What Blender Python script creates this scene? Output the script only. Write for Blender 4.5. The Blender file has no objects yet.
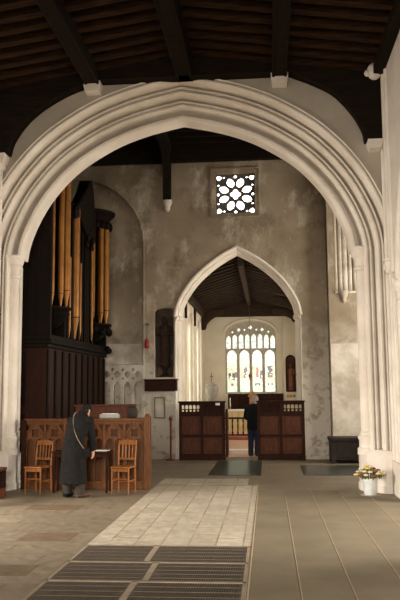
import bpy, bmesh, math, random
from mathutils import Vector, Matrix, Euler
random.seed(4)
S = bpy.context.scene
COL = S.collection
PI = math.pi

# ------------------------------------------------------------------ materials
def new_mat(name):
    m = bpy.data.materials.new(name); m.use_nodes = True
    nt = m.node_tree
    return m, nt, nt.nodes, nt.links, nt.nodes['Principled BSDF']

def pos_node(N, L, obj=False):
    if obj:
        t = N.new('ShaderNodeTexCoord'); return t.outputs['Object']
    g = N.new('ShaderNodeNewGeometry'); return g.outputs['Position']

def mix(N, L, fac, a, b):
    m = N.new('ShaderNodeMix'); m.data_type = 'RGBA'
    if hasattr(fac, 'links'): L.new(fac, m.inputs[0])
    else: m.inputs[0].default_value = fac
    for s, i in ((a, 6), (b, 7)):
        if hasattr(s, 'links'): L.new(s, m.inputs[i])
        else: m.inputs[i].default_value = (*s, 1)
    return m.outputs[2]

def noise(N, L, vec, scale, detail=4, lo=.35, hi=.65, rough=.55, stretch=None):
    if stretch:
        mp = N.new('ShaderNodeMapping'); mp.inputs['Scale'].default_value = stretch
        L.new(vec, mp.inputs[0]); vec = mp.outputs[0]
    n = N.new('ShaderNodeTexNoise'); n.inputs['Scale'].default_value = scale
    n.inputs['Detail'].default_value = detail; n.inputs['Roughness'].default_value = rough
    L.new(vec, n.inputs['Vector'])
    r = N.new('ShaderNodeMapRange'); r.inputs[1].default_value = lo; r.inputs[2].default_value = hi
    L.new(n.outputs['Fac'], r.inputs[0])
    return r.outputs[0]

def bump(N, L, b, h, strength=.3, dist=.01):
    n = N.new('ShaderNodeBump'); n.inputs['Strength'].default_value = strength; n.inputs['Distance'].default_value = dist
    L.new(h, n.inputs['Height']); L.new(n.outputs[0], b.inputs['Normal'])

def mottled(name, c1, c2, scale=3, rough=.8, obj=False, stretch=None, metallic=0, bmp=.15, lo=.35, hi=.65, spec=.3):
    m, nt, N, L, b = new_mat(name)
    v = pos_node(N, L, obj)
    f = noise(N, L, v, scale, 5, lo, hi, stretch=stretch)
    L.new(mix(N, L, f, c1, c2), b.inputs['Base Color'])
    b.inputs['Roughness'].default_value = rough; b.inputs['Metallic'].default_value = metallic
    b.inputs['Specular IOR Level'].default_value = spec
    if bmp: bump(N, L, b, f, bmp)
    return m

def flags(name, cols, mortar, bw, rh, swap=False, rough=.6, off=.5, msize=.012, bias=0., spec=.35):
    m, nt, N, L, b = new_mat(name)
    v = pos_node(N, L)
    if swap:
        sp = N.new('ShaderNodeSeparateXYZ'); cb = N.new('ShaderNodeCombineXYZ')
        L.new(v, sp.inputs[0]); L.new(sp.outputs[1], cb.inputs[0]); L.new(sp.outputs[0], cb.inputs[1]); v2 = cb.outputs[0]
    else: v2 = v
    br = N.new('ShaderNodeTexBrick')
    br.offset = off; br.inputs['Scale'].default_value = 1
    br.inputs['Brick Width'].default_value = bw; br.inputs['Row Height'].default_value = rh
    br.inputs['Mortar Size'].default_value = msize; br.inputs['Mortar Smooth'].default_value = .3
    br.inputs['Bias'].default_value = bias
    br.inputs['Color1'].default_value = (*cols[0], 1); br.inputs['Color2'].default_value = (*cols[1], 1)
    br.inputs['Mortar'].default_value = (*mortar, 1)
    L.new(v2, br.inputs['Vector'])
    f = noise(N, L, v, 1.3, 5, .3, .7)
    f2 = noise(N, L, v, 9, 4, .3, .7)
    c = mix(N, L, f, br.outputs['Color'], tuple(x * .74 for x in cols[0]))
    mm = N.new('ShaderNodeMix'); mm.data_type = 'RGBA'; mm.blend_type = 'MULTIPLY'; mm.inputs[0].default_value = .35
    L.new(c, mm.inputs[6]); L.new(f2, mm.inputs[7])
    L.new(mm.outputs[2], b.inputs['Base Color'])
    rr = N.new('ShaderNodeMapRange'); rr.inputs[3].default_value = rough - .12; rr.inputs[4].default_value = rough + .15
    L.new(f2, rr.inputs[0]); L.new(rr.outputs[0], b.inputs['Roughness'])
    b.inputs['Specular IOR Level'].default_value = spec
    bump(N, L, b, br.outputs['Fac'], -.35, .004)
    return m

def emit(name, col, strength):
    m, nt, N, L, b = new_mat(name)
    b.inputs['Base Color'].default_value = (*[c * .3 for c in col], 1)
    b.inputs['Emission Color'].default_value = (*col, 1); b.inputs['Emission Strength'].default_value = strength
    b.inputs['Roughness'].default_value = .2
    return m

CHROOF = mottled('brown chancel roof oak', (.050, .032, .021), (.028, .018, .012), 3, .8, stretch=(1, 6, 6), spec=.1)
PLASTER = mottled('limewash plaster', (.80, .735, .645), (.68, .615, .525), 1.1, .9, bmp=.05)
STONE_W = mottled('whitened limestone', (.86, .795, .71), (.73, .66, .57), 1.8, .85, bmp=.08)

def old_wall():
    m, nt, N, L, b = new_mat('stained bare plaster')
    v = pos_node(N, L)
    f = noise(N, L, v, .9, 6, .35, .68)
    c = mix(N, L, f, (.235, .18, .118), (.36, .292, .205))
    f2 = noise(N, L, v, 1.5, 9, .52, .68, .74, stretch=(1, 1, .55))
    c = mix(N, L, f2, c, (.56, .50, .40))
    f3 = noise(N, L, v, 1.1, 7, .52, .72, .7)
    c = mix(N, L, f3, c, (.135, .10, .064))
    # old limewash survives on the lower courses
    sp = N.new('ShaderNodeSeparateXYZ'); L.new(v, sp.inputs[0])
    n4 = noise(N, L, v, 1.7, 6, .2, .8)
    ad = N.new('ShaderNodeMath'); ad.operation = 'MULTIPLY_ADD'; L.new(n4, ad.inputs[0]); ad.inputs[1].default_value = -1.3; L.new(sp.outputs[2], ad.inputs[2])
    rg = N.new('ShaderNodeMapRange'); rg.inputs[1].default_value = 2.9; rg.inputs[2].default_value = 1.2
    L.new(ad.outputs[0], rg.inputs[0])
    f5 = noise(N, L, v, 4.5, 7, .52, .60, .7)
    lw = mix(N, L, f5, (.60, .545, .455), (.36, .315, .245))
    c = mix(N, L, rg.outputs[0], c, lw)
    L.new(c, b.inputs['Base Color']); b.inputs['Roughness'].default_value = .9
    bump(N, L, b, f2, .2)
    return m
OLD = old_wall()
PATCHY = mottled('flaking limewash', (.66, .60, .51), (.44, .38, .295), 2.2, .9, lo=.4, hi=.62)
CHANCEL = mottled('cream chancel plaster', (.78, .71, .585), (.70, .63, .505), 1.5, .9, bmp=.03)
ROOFWOOD = mottled('dark roof oak', (.019, .013, .008), (.011, .008, .006), 3, .85, spec=.06, stretch=(1, 6, 6))
RAFTER = mottled('brown rafter oak', (.046, .021, .009), (.014, .008, .005), 3, .75, spec=.08, stretch=(1, 8, 8))
BOARD = mottled('roof boards', (.020, .013, .009), (.012, .008, .006), 4, .85, spec=.06)
OAK = mottled('honey oak', (.155, .058, .018), (.092, .034, .011), 5, .42, spec=.2, stretch=(6, 6, 1))
OAKLIGHT = mottled('light oak chair', (.34, .13, .036), (.23, .085, .024), 6, .35, spec=.25, stretch=(5, 5, 1))
DESKWOOD = mottled('reddish desk oak', (.15, .046, .02), (.09, .029, .013), 5, .4, spec=.2, stretch=(6, 6, 1))
DARKOAK = mottled('dark screen oak', (.036, .0125, .0065), (.020, .008, .0045), 5, .55, spec=.06, stretch=(6, 6, 1))
PANELOAK = mottled('panel oak', (.10, .033, .015), (.058, .02, .010), 5, .5, spec=.1, stretch=(6, 6, 1))
ORGANWOOD = mottled('near black organ oak', (.011, .007, .005), (.0065, .0045, .0035), 5, .6, spec=.06, stretch=(6, 6, 1))
ORGANPANEL = mottled('brown organ oak', (.034, .012, .007), (.019, .008, .005), 5, .55, spec=.08, stretch=(6, 6, 1))
PIPE = mottled('gilt pipe', (.36, .155, .032), (.24, .10, .022), 3, .38, metallic=.4, bmp=0)
BLACKWOOD = mottled('ebonised wood', (.016, .012, .010), (.028, .02, .015), 6, .5, spec=.15)
IRON = mottled('dull iron', (.105, .082, .06), (.14, .112, .084), 10, .6, metallic=.1)
GRATEPAN = mottled('rusted grate bed', (.125, .085, .056), (.07, .055, .04), 2.2, .8)
GRATESTONE = mottled('grate kerb stone', (.30, .245, .175), (.23, .185, .13), 8, .8)
FLOOR = flags('brown stone flags', ((.31, .25, .173), (.215, .17, .112)), (.14, .11, .073), .95, .62, rough=.52)
PALE = flags('pale stone flags', ((.64, .56, .43), (.47, .40, .295)), (.24, .195, .13), .46, .306, swap=True, rough=.5)
CHANFLOOR = flags('pinkish tile floor', ((.80, .44, .30), (.68, .37, .25)), (.22, .15, .1), .22, .22, rough=.5)
MATTING = mottled('olive brown matting', (.20, .163, .108), (.155, .126, .082), 1.6, .66, bmp=.1)
SEAM = mottled('matting binding', (.44, .33, .21), (.35, .265, .17), 8, .8)
def slab_mat():
    m = mottled('polished black ledger stone', (.028, .036, .029), (.065, .07, .056), 2.2, .30, bmp=.02, spec=.5)
    return m
LEDGER = slab_mat()
COATM = mottled('charcoal wool', (.0095, .009, .0088), (.016, .015, .0145), 18, .95, obj=True, spec=.1)
TROUSER = mottled('dark grey trouser cloth', (.028, .024, .019), (.042, .036, .028), 18, .95, obj=True)
BLACKCLOTH = mottled('black jacket cloth', (.007, .007, .008), (.012, .012, .013), 18, .9, obj=True, spec=.1)
DENIM = mottled('dark blue denim', (.011, .017, .036), (.019, .028, .052), 30, .9, obj=True)
SKIN = mottled('skin', (.62, .36, .25), (.55, .30, .21), 9, .5, obj=True, bmp=0)
EYEM = mottled('dark iris', (.02, .015, .01), (.03, .02, .015), 9, .2, obj=True, bmp=0)
HAIRD = mottled('dark hair', (.010, .008, .007), (.02, .015, .012), 30, .7, spec=.1, obj=True)
HAIRG = mottled('grey hair', (.40, .36, .31), (.26, .235, .20), 30, .6, obj=True)
LEATHER = mottled('brown leather', (.10, .05, .03), (.06, .032, .02), 20, .5, obj=True)
TANSTRAP = mottled('pale strap webbing', (.27, .19, .15), (.20, .14, .11), 20, .7, obj=True)
SHOE = mottled('black leather', (.02, .018, .016), (.03, .026, .022), 20, .4, obj=True)
PAPER = mottled('white paper', (.82, .80, .75), (.74, .72, .67), 12, .8, obj=True, bmp=0)
GREYBOX = mottled('pale grey card', (.40, .41, .385), (.31, .32, .30), 12, .7, obj=True, bmp=0)
POTM = mottled('white glazed pot', (.80, .80, .77), (.60, .66, .66), 9, .25, obj=True, bmp=0, spec=.5)
LEAF = mottled('leaf green', (.10, .15, .035), (.16, .20, .05), 20, .6, obj=True, bmp=0)
YEL = mottled('yellow petals', (.72, .52, .09), (.80, .66, .22), 20, .6, obj=True, bmp=0)
CRM = mottled('cream petals', (.80, .72, .52), (.76, .62, .45), 20, .6, obj=True, bmp=0)
MAR = mottled('maroon petals', (.21, .055, .05), (.30, .09, .06), 20, .6, obj=True, bmp=0)
RED = mottled('red paint', (.42, .025, .02), (.30, .018, .015), 10, .4, obj=True, bmp=0)
DKRED = mottled('dark red paint', (.16, .025, .022), (.10, .017, .016), 10, .4, obj=True, bmp=0)
FRONTAL = mottled('cream altar frontal', (.70, .58, .33), (.60, .47, .25), 5, .7, bmp=0)
BRASS = mottled('brass', (.70, .42, .13), (.58, .32, .09), 9, .3, metallic=.7, bmp=0)
STATUE = mottled('dark weathered figure', (.045, .020, .012), (.022, .012, .008), 9, .8)
STATUEG = mottled('grey stone monument', (.34, .32, .285), (.22, .205, .18), 8, .85)
NICHEIN = mottled('dark mottled recess', (.06, .042, .03), (.26, .17, .13), 2.2, .9, lo=.5, hi=.75)  # recess lining mottled from dark brown to dull pink
GLASSW = emit('daylit rose glass', (1.0, .98, 1.0), 4.2)
GLASSC = emit('daylit chancel glass', (1.0, .93, .72), 1.3)
GLASSR = emit('unseen side fill glass', (1.0, .90, .74), 2.1)  # fill glow for the unseen right chancel windows
GLASST = emit('unseen transept fill glass', (1.0, .92, .80), 7.5)  # strong out-of-view glow, set to lift the crossing east wall
SG = [emit('glass white', (1, .98, .84), .66), emit('glass pale green', (.72, .92, .62), .50), emit('glass straw', (.93, .78, .40), .42),
      emit('glass brown', (.28, .17, .09), .25), emit('glass black', (.05, .045, .05), .15), emit('glass red', (.60, .09, .06), .3), emit('glass blue grey', (.45, .58, .66), .55)]

# ------------------------------------------------------------------ mesh tools
class MB:
    def __init__(s): s.bm = bmesh.new()
    def box(s, x0, x1, y0, y1, z0, z1, bev=0, M=None):
        b = bmesh.new()
        vs = [b.verts.new((x, y, z)) for x in (x0, x1) for y in (y0, y1) for z in (z0, z1)]
        for f in ((0, 1, 3, 2), (4, 6, 7, 5), (0, 4, 5, 1), (2, 3, 7, 6), (0, 2, 6, 4), (1, 5, 7, 3)):
            b.faces.new([vs[i] for i in f])
        if bev: bmesh.ops.bevel(b, geom=b.edges[:], offset=bev, segments=2, profile=.6, affect='EDGES')
        return s.add(b, M)
    def add(s, b, M=None):
        if M is not None: bmesh.ops.transform(b, matrix=M, verts=b.verts)
        bmesh.ops.recalc_face_normals(b, faces=b.faces)
        me = bpy.data.meshes.new('t'); b.to_mesh(me); b.free(); s.bm.from_mesh(me); bpy.data.meshes.remove(me)
        return s
    def rings(s, rs, closed=False, cap=True):
        b = bmesh.new(); R = [[b.verts.new(p) for p in r] for r in rs]; n = len(R[0])
        seq = list(zip(R, R[1:])) + ([(R[-1], R[0])] if closed else [])
        for A, B in seq:
            for i in range(n):
                j = (i + 1) % n
                b.faces.new((A[i], A[j], B[j], B[i]))
        if cap and not closed: b.faces.new(R[0][::-1]); b.faces.new(R[-1])
        return s.add(b)
    def lathe(s, prof, c=(0, 0, 0), n=16, sy=1.0):
        return s.rings([[(c[0] + r * math.cos(2 * PI * k / n), c[1] + r * sy * math.sin(2 * PI * k / n), c[2] + z) for k in range(n)] for r, z in prof])
    def tube(s, pts, rad, n=10, flat=1.0):
        pts = [Vector(p) for p in pts]
        if not hasattr(rad, '__len__'): rad = [rad] * len(pts)
        rs = []; up = None
        for i, p in enumerate(pts):
            t = (pts[min(i + 1, len(pts) - 1)] - pts[max(i - 1, 0)]).normalized()
            if up is None:
                a = Vector((0, 0, 1)) if abs(t.z) < .9 else Vector((1, 0, 0))
                up = (a - t * a.dot(t)).normalized()
            else: up = (up - t * up.dot(t)).normalized()
            sd = t.cross(up)
            rs.append([p + (up * math.cos(2 * PI * k / n) + sd * flat * math.sin(2 * PI * k / n)) * rad[i] for k in range(n)])
        return s.rings(rs)
    def ball(s, c, r, sx=1, sy=1, sz=1, n=12, M=None):
        b = bmesh.new(); bmesh.ops.create_uvsphere(b, u_segments=n, v_segments=max(6, n * 2 // 3), radius=r)
        bmesh.ops.transform(b, matrix=Matrix.Translation(c) @ (M if M is not None else Matrix()) @ Matrix.Diagonal((sx, sy, sz, 1)), verts=b.verts)
        return s.add(b)
    def prism(s, poly, mapf, d0, d1):
        return s.rings([[mapf(a, b_, d0) for a, b_ in poly], [mapf(a, b_, d1) for a, b_ in poly]])
    def panel(s, outer, holes, mapf, d0, d1):
        s.add(panel_bm(outer, holes, mapf, d0, d1)); return s
    def build(s, name, mat, parent=None, smooth=False, loc=None, M=None):
        if M is not None: bmesh.ops.transform(s.bm, matrix=M, verts=s.bm.verts)
        me = bpy.data.meshes.new(name); s.bm.to_mesh(me); s.bm.free()
        o = bpy.data.objects.new(name, me); COL.objects.link(o)
        for m in (mat if isinstance(mat, list) else [mat]): me.materials.append(m)
        if smooth: smooth_mesh(me)
        if parent is not None: o.parent = parent
        if loc: o.location = loc
        return o

def smooth_mesh(me, ang=40):
    bm = bmesh.new(); bm.from_mesh(me)
    for f in bm.faces: f.smooth = True
    for e in bm.edges:
        if len(e.link_faces) == 2 and e.calc_face_angle(0) > math.radians(ang): e.smooth = False
    bm.to_mesh(me); bm.free()

def panel_bm(outer, holes, mapf, d0, d1):
    cu = bpy.data.curves.new('tmp', 'CURVE'); cu.dimensions = '2D'; cu.fill_mode = 'BOTH'; cu.extrude = abs(d1 - d0) / 2
    for poly in [outer] + list(holes):
        sp = cu.splines.new('POLY'); sp.points.add(len(poly) - 1); sp.use_cyclic_u = True
        for i, p in enumerate(poly): sp.points[i].co = (p[0], p[1], 0, 1)
    o = bpy.data.objects.new('tmp', cu); COL.objects.link(o)
    dg = bpy.context.evaluated_depsgraph_get(); dg.update()
    me = bpy.data.meshes.new_from_object(o.evaluated_get(dg))
    bpy.data.objects.remove(o); bpy.data.curves.remove(cu)
    b = bmesh.new(); b.from_mesh(me); bpy.data.meshes.remove(me)
    bmesh.ops.remove_doubles(b, verts=b.verts, dist=1e-5)
    mid = (d0 + d1) / 2
    for v in b.verts: v.co = Vector(mapf(v.co.x, v.co.y, mid + v.co.z))
    bmesh.ops.recalc_face_normals(b, faces=b.faces)
    return b

XZ = lambda a, b, d: (a, d, b)          # plane facing -y : (x, z), depth y
YZ = lambda a, b, d: (d, a, b)          # plane facing x  : (y, z), depth x
XY = lambda a, b, d: (a, b, d)

def empty(name, loc=(0, 0, 0), rz=0, kind=None):
    o = bpy.data.objects.new(name, None); COL.objects.link(o); o.location = loc; o.rotation_euler = (0, 0, rz); o.empty_display_size = .1
    if kind: o['kind'] = kind
    return o
def tag(o, label, cat, group=None):
    o['label'] = label; o['category'] = cat
    if group: o['group'] = group
    return o
def thing(name, label, cat, loc=(0, 0, 0), rz=0, group=None):
    return tag(empty(name, loc, rz), label, cat, group)
def struct(o, label=None, cat=None):
    o['kind'] = 'structure'
    if label: o['label'] = label
    if cat: o['category'] = cat
    return o
def dup(root, loc, rz, label=None):
    r = root.copy(); COL.objects.link(r); r.location = loc; r.rotation_euler = (0, 0, rz)
    if label: r['label'] = label
    for ch in list(root.children):
        c = ch.copy(); COL.objects.link(c); c.parent = r
        for g in ch.children:
            d = g.copy(); COL.objects.link(d); d.parent = c
    return r

# ------------------------------------------------------------------ 2D shapes
def catmull(P, k=6):
    out = []
    n = len(P)
    for i in range(n - 1):
        p1, p2 = P[i], P[i + 1]
        p0 = P[i - 1] if i else (2 * p1[0] - p2[0], 2 * p1[1] - p2[1])
        p3 = P[i + 2] if i + 2 < n else (2 * p2[0] - p1[0], 2 * p2[1] - p1[1])
        for j in range(k):
            t = j / k
            out.append(tuple(.5 * (2 * p1[d] + (p2[d] - p0[d]) * t + (2 * p0[d] - 5 * p1[d] + 4 * p2[d] - p3[d]) * t * t + (-p0[d] + 3 * p1[d] - 3 * p2[d] + p3[d]) * t ** 3) for d in range(2)))
    out.append(P[-1]); return out
def half_with_normals(P):
    """P from apex to springing, in (u,z). Returns (u,z,nu,nz) with a mitred apex."""
    out = []
    for i, p in enumerate(P):
        a, b = P[max(i - 1, 0)], P[min(i + 1, len(P) - 1)]
        t = Vector((b[0] - a[0], b[1] - a[1])).normalized(); n = (-t.y, t.x)
        if i == 0: n = (0, 1 / max(.3, n[1]))
        out.append((p[0], p[1], n[0], n[1]))
    return out
def full_path(P, foot=None):
    H = half_with_normals(P)
    if foot is not None: H = H + [(H[-1][0], foot, 1, 0)]
    L_ = [(-u, z, -nu, nz) for u, z, nu, nz in H[::-1]]
    return L_[:-1] + H
def sweep(path, prof, xc):
    return [[(xc + u + o * nu, y, z + o * nz) for o, y in prof] for u, z, nu, nz in path]
def offset_line(path, o, xc): return [(xc + u + o * nu, z + o * nz) for u, z, nu, nz in path]
def lancet(cx, w, z0, zs, zt, n=8):
    """a pointed light outline: half width w, sill z0, springing zs, apex zt"""
    h = zt - zs
    R = (w * w + h * h) / (2 * w); cxr = cx + w - R
    a1 = math.atan2(h, R - w)
    right = [(cxr + R * math.cos(a1 * k / n), zs + R * math.sin(a1 * k / n)) for k in range(n + 1)]
    left = [(2 * cx - x, z) for x, z in right[::-1][1:]]
    return [(cx - w, z0), (cx + w, z0)] + right + left
def foil(cx, cz, r, lobes=4, rot=0, n=24, depth=.28):
    return [(cx + r * (1 - depth + depth * abs(math.cos(lobes / 2 * (a - rot)))) * math.cos(a), cz + r * (1 - depth + depth * abs(math.cos(lobes / 2 * (a - rot)))) * math.sin(a)) for a in [2 * PI * k / n for k in range(n)]]
def oval(cx, cz, a, b, rot, n=16, point=.0):
    out = []
    for k in range(n):
        t = 2 * PI * k / n
        x = a * math.cos(t); y = b * math.sin(t) * (1 - point * abs(math.cos(t)))
        out.append((cx + x * math.cos(rot) - y * math.sin(rot), cz + x * math.sin(rot) + y * math.cos(rot)))
    return out
def rect(x0, x1, z0, z1): return [(x0, z0), (x1, z0), (x1, z1), (x0, z1)]

# ------------------------------------------------------------------ camera
F, YAW, PITCH, ROLL = 750.0, .0885, .1215, -.0087
fw = Vector((-math.sin(YAW) * math.cos(PITCH), math.cos(YAW) * math.cos(PITCH), math.sin(PITCH)))
rt = Vector((math.cos(YAW), math.sin(YAW), 0)); up = rt.cross(fw)
r2 = math.cos(ROLL) * rt + math.sin(ROLL) * up; u2 = -math.sin(ROLL) * rt + math.cos(ROLL) * up
cd = bpy.data.cameras.new('camera'); cam = bpy.data.objects.new('camera', cd); COL.objects.link(cam)
M = Matrix.Identity(4)
for i in range(3): M[i][0], M[i][1], M[i][2] = r2[i], u2[i], -fw[i]
M.translation = (0, 0, 1.7)
cam.matrix_world = M
cd.sensor_fit = 'VERTICAL'; cd.sensor_height = 36; cd.sensor_width = 24; cd.lens = 36 * F / 600; cd.clip_end = 200
S.camera = cam

# ------------------------------------------------------------------ floor
NX0, NX1, XC = -4.92, 2.08, -1.475
fl = MB().box(-14, 11, -6, 19.9, -.3, 0).build('floor', FLOOR); struct(fl)
MB().box(-2.06, -.215, -4, 8.55, .0, .004).box(-2.06, -.215, 8.5, 13.9, .0, .004).build('pale_paving', PALE, fl)
# big plain flags east of the alley
MB().box(-2.06, -.4, 14.0, 15.0, 0, .003).build('pale_paving', PALE, fl)
cf = MB().box(-2.5, 1.15, 19.9, 22.6, -.3, .0).box(-2.5, 1.15, 21.0, 30, -.3, .10).box(-2.5, 1.15, 25.6, 30, -.3, .2).build('floor_chancel', CHANFLOOR); struct(cf)
MB().box(-1.25, -.15, 20.75, 21.12, 0, .115, .01).build('step', STONE_W, cf)
for (x, y, w, d) in ((-2.95, 8.75, .62, .5), (-3.0, 7.1, .7, .45), (-3.6, 11.0, .8, .5), (.95, 16.2, .5, .45)):
    MB().box(x, x + w, y, y + d, 0, .003).build('dark_flagstone', mottled('worn brown flag', (.13, .09, .052), (.17, .12, .073), 5, .6), fl)

# gratings over the heating duct
def grating(x0, x1, y0, y1, label):
    t = thing('floor_grating', label, 'floor grating', ((x0 + x1) / 2, (y0 + y1) / 2, 0), 0, 'iron gratings in the alley')
    w, d = (x1 - x0) / 2, (y1 - y0) / 2
    MB().box(-w, w, -d, d, .0, .004).build('grate_bed', GRATEPAN, t)
    fr = MB()
    fr.box(-w, w, -d, -d + .022, 0, .014).box(-w, w, d - .022, d, 0, .014).box(-w, -w + .03, -d, d, 0, .014).box(w - .03, w, -d, d, 0, .014)
    fr.build('frame', GRATESTONE, t)
    bars = MB(); n = int((2 * w - .06) / .022)
    for k in range(n):
        x = -w + .03 + (k + .5) * (2 * w - .06) / n
        bars.box(x - .006, x + .006, -d + .03, d - .03, .004, .010)
    for k in range(1, 5):
        y = -d + k * 2 * d / 5
        bars.box(-w + .03, w - .03, y - .005, y + .005, .004, .011)
    bars.build('bars', IRON, t)
GX0, GX1 = -2.05, -.225
for y0, y1, s, a in ((7.68, 8.5, -1.25, 'far row'), (6.92, 7.68, -1.14, 'middle row'), (6.1, 6.92, -1.22, 'near row')):
    grating(GX0, s, y0, y1, {'far row': 'dark iron floor grating beside the brown flags, farthest from the viewer',
        'middle row': 'dark iron floor grating beside the brown flags, second of its three', 'near row': 'dark iron floor grating beside the brown flags, nearest the viewer'}[a])
    grating(s, GX1, y0, y1, {'far row': 'dark iron floor grating beside the olive matting, farthest from the viewer',
        'middle row': 'dark iron floor grating beside the olive matting, second of its three', 'near row': 'dark iron floor grating beside the olive matting, nearest the viewer'}[a])

# matting strips
edges = [-.2, .245, .69, 1.155, 1.60, 2.0]
mlab = ['olive brown matting strip along the pale paving and gratings', 'olive brown matting strip second from the pale paving', 'middle strip of the olive brown floor matting',
        'olive brown matting strip in line with the flower pot', 'olive brown matting strip along the white stone wall']
for k in range(5):
    x0, x1 = edges[k], edges[k + 1]; ye = (13.2, 13.2, 13.2, 12.45, 12.3)[k]
    t = thing('matting_strip', mlab[k], 'floor matting', ((x0 + x1) / 2, 9, 0), 0, 'matting strips on the nave floor')
    w = (x1 - x0) / 2
    MB().box(-w + .008, w - .008, -7, ye - 9, 0, .012, .004).build('mat', MATTING, t)
    MB().box(-w - (.006 if k == 0 else 0), -w + .009, -7, ye - 9, 0, .0135).build('binding', SEAM, t)

# ledger stones
for x0, x1, y0, y1, lb in ((-1.25, -.17, 15.55, 18.75, 'polished black ledger slab in the floor before the screen doorway'), (.7, 2.35, 15.6, 17.6, 'polished black ledger slab in the floor near the dark chest')):
    o = MB().box(x0, x1, y0, y1, 0, .008, .003).build('ledger_slab', LEDGER); tag(o, lb, 'floor slab', 'ledger slabs')

# ------------------------------------------------------------------ west wall of the crossing, with the great arch
INN = catmull([(0, 6.67), (.45, 6.575), (.85, 6.465), (1.25, 6.31), (1.62, 6.11), (2.0, 5.85), (2.33, 5.53), (2.61, 5.16), (2.82, 4.76), (2.94, 4.42), (2.985, 4.15)], 5)
PATH = full_path(INN); PATHF = full_path(INN, 0.0)
wall = struct(empty('wall_crossing_west', (0, 0, 0)))
out = offset_line(PATHF, .70, XC)
poly = [(-9, 0)] + out + [(6.5, 0), (6.5, 7.05), (XC, 8.1), (-9, 7.05)]
# dedupe bottom
MB().panel(poly, [], XZ, 12.93, 14.2).build('spandrel_wall', mottled('aged grey limewash', (.50, .445, .37), (.40, .35, .285), 1.1, .9, bmp=.05), wall)
inner_prof = [(0, 13.62), (0, 13.36), (.014, 13.31), (.05, 13.275), (.09, 13.275), (.112, 13.30), (.116, 13.36), (.12, 13.58), (.12, 13.62)]
MB().rings(sweep(PATH, inner_prof, XC)).build('arch_inner_order', STONE_W, wall, True)
outer_prof = [(.12, 13.66), (.13, 13.60), (.165, 13.58), (.20, 13.56), (.22, 13.48), (.224, 13.30), (.235, 13.235), (.262, 13.205), (.29, 13.215), (.302, 13.26), (.306, 13.33), (.32, 13.33),
              (.324, 13.24), (.338, 13.205), (.356, 13.22), (.362, 13.27), (.366, 13.44), (.402, 13.45), (.412, 13.38), (.416, 13.16), (.428, 13.085), (.455, 13.05), (.482, 13.065), (.494, 13.11), (.498, 13.18), (.512, 13.18),
              (.516, 13.09), (.53, 13.045), (.55, 13.055), (.558, 13.10), (.562, 13.30), (.592, 13.30), (.60, 13.18), (.606, 12.99), (.625, 12.92), (.66, 12.875), (.688, 12.885), (.698, 12.96), (.712, 12.96), (.718, 12.89), (.735, 12.875), (.75, 12.93),
              (.75, 14.2), (.5, 14.2), (.2, 13.8)]
MB().rings(sweep(PATHF, outer_prof, XC)).build('arch_outer_orders', STONE_W, wall, True)
for s in (-1, 1):
    cx = XC + s * 3.165
    MB().box(min(XC + s * 3.19, XC + s * 3.6), max(XC + s * 3.19, XC + s * 3.6), 13.42, 13.95, 0, 4.1).build('jamb', STONE_W, wall)
    MB().lathe([(.094, .9), (.092, 2.4), (.088, 3.86)], (cx, 13.40, 0), 20).build('shaft', STONE_W, wall, True)
    MB().lathe([(.088, 3.80), (.118, 3.81), (.128, 3.84), (.118, 3.87), (.094, 3.885), (.094, 3.95), (.115, 4.01), (.145, 4.055), (.152, 4.06), (.158, 4.085), (.17, 4.12), (.166, 4.155), (.186, 4.165), (.195, 4.20), (.18, 4.23)], (cx, 13.40, 0), 20).build('capital', STONE_W, wall, True)
    MB().lathe([(.16, .60), (.16, .70), (.13, .73), (.13, .84), (.148, .87), (.152, .90), (.125, .93), (.108, .95), (.116, .975), (.094, 1.0)], (cx, 13.40, 0), 20).build('shaft_base', STONE_W, wall, True)
    a, b = sorted((XC + s * 3.06, XC + s * 3.75))
    pl = MB()
    P8 = [(3.045, 13.35), (3.12, 13.14), (3.30, 13.02), (3.40, 12.9), (3.8, 12.84), (3.8, 13.75), (3.12, 13.75), (3.045, 13.6)]
    def scaled(k): return [(XC + s * (u + (k if u < 3.5 else 0)), y + (k if y < 13.3 else 0)) for u, y in P8]
    pl.rings([[(x, y, z) for x, y in scaled(k)] for k, z in ((-.02, 0), (-.02, .10), (0, .13), (0, .60), (.02, .64), (.05, .69))])
    pl.build('plinth', STONE_W, wall)
for px, x in ((0, -3.05), (1, .31)):
    MB().prism([(-.13, 0), (.13, 0), (.15, .10), (.15, .27), (.05, .27), (0, .245), (-.05, .27), (-.15, .27), (-.15, .10)], lambda a, b, d, x=x: (x + a, d, 7.08 + b), 12.70, 12.95).build('corbel', STONE_W, wall)

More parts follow.
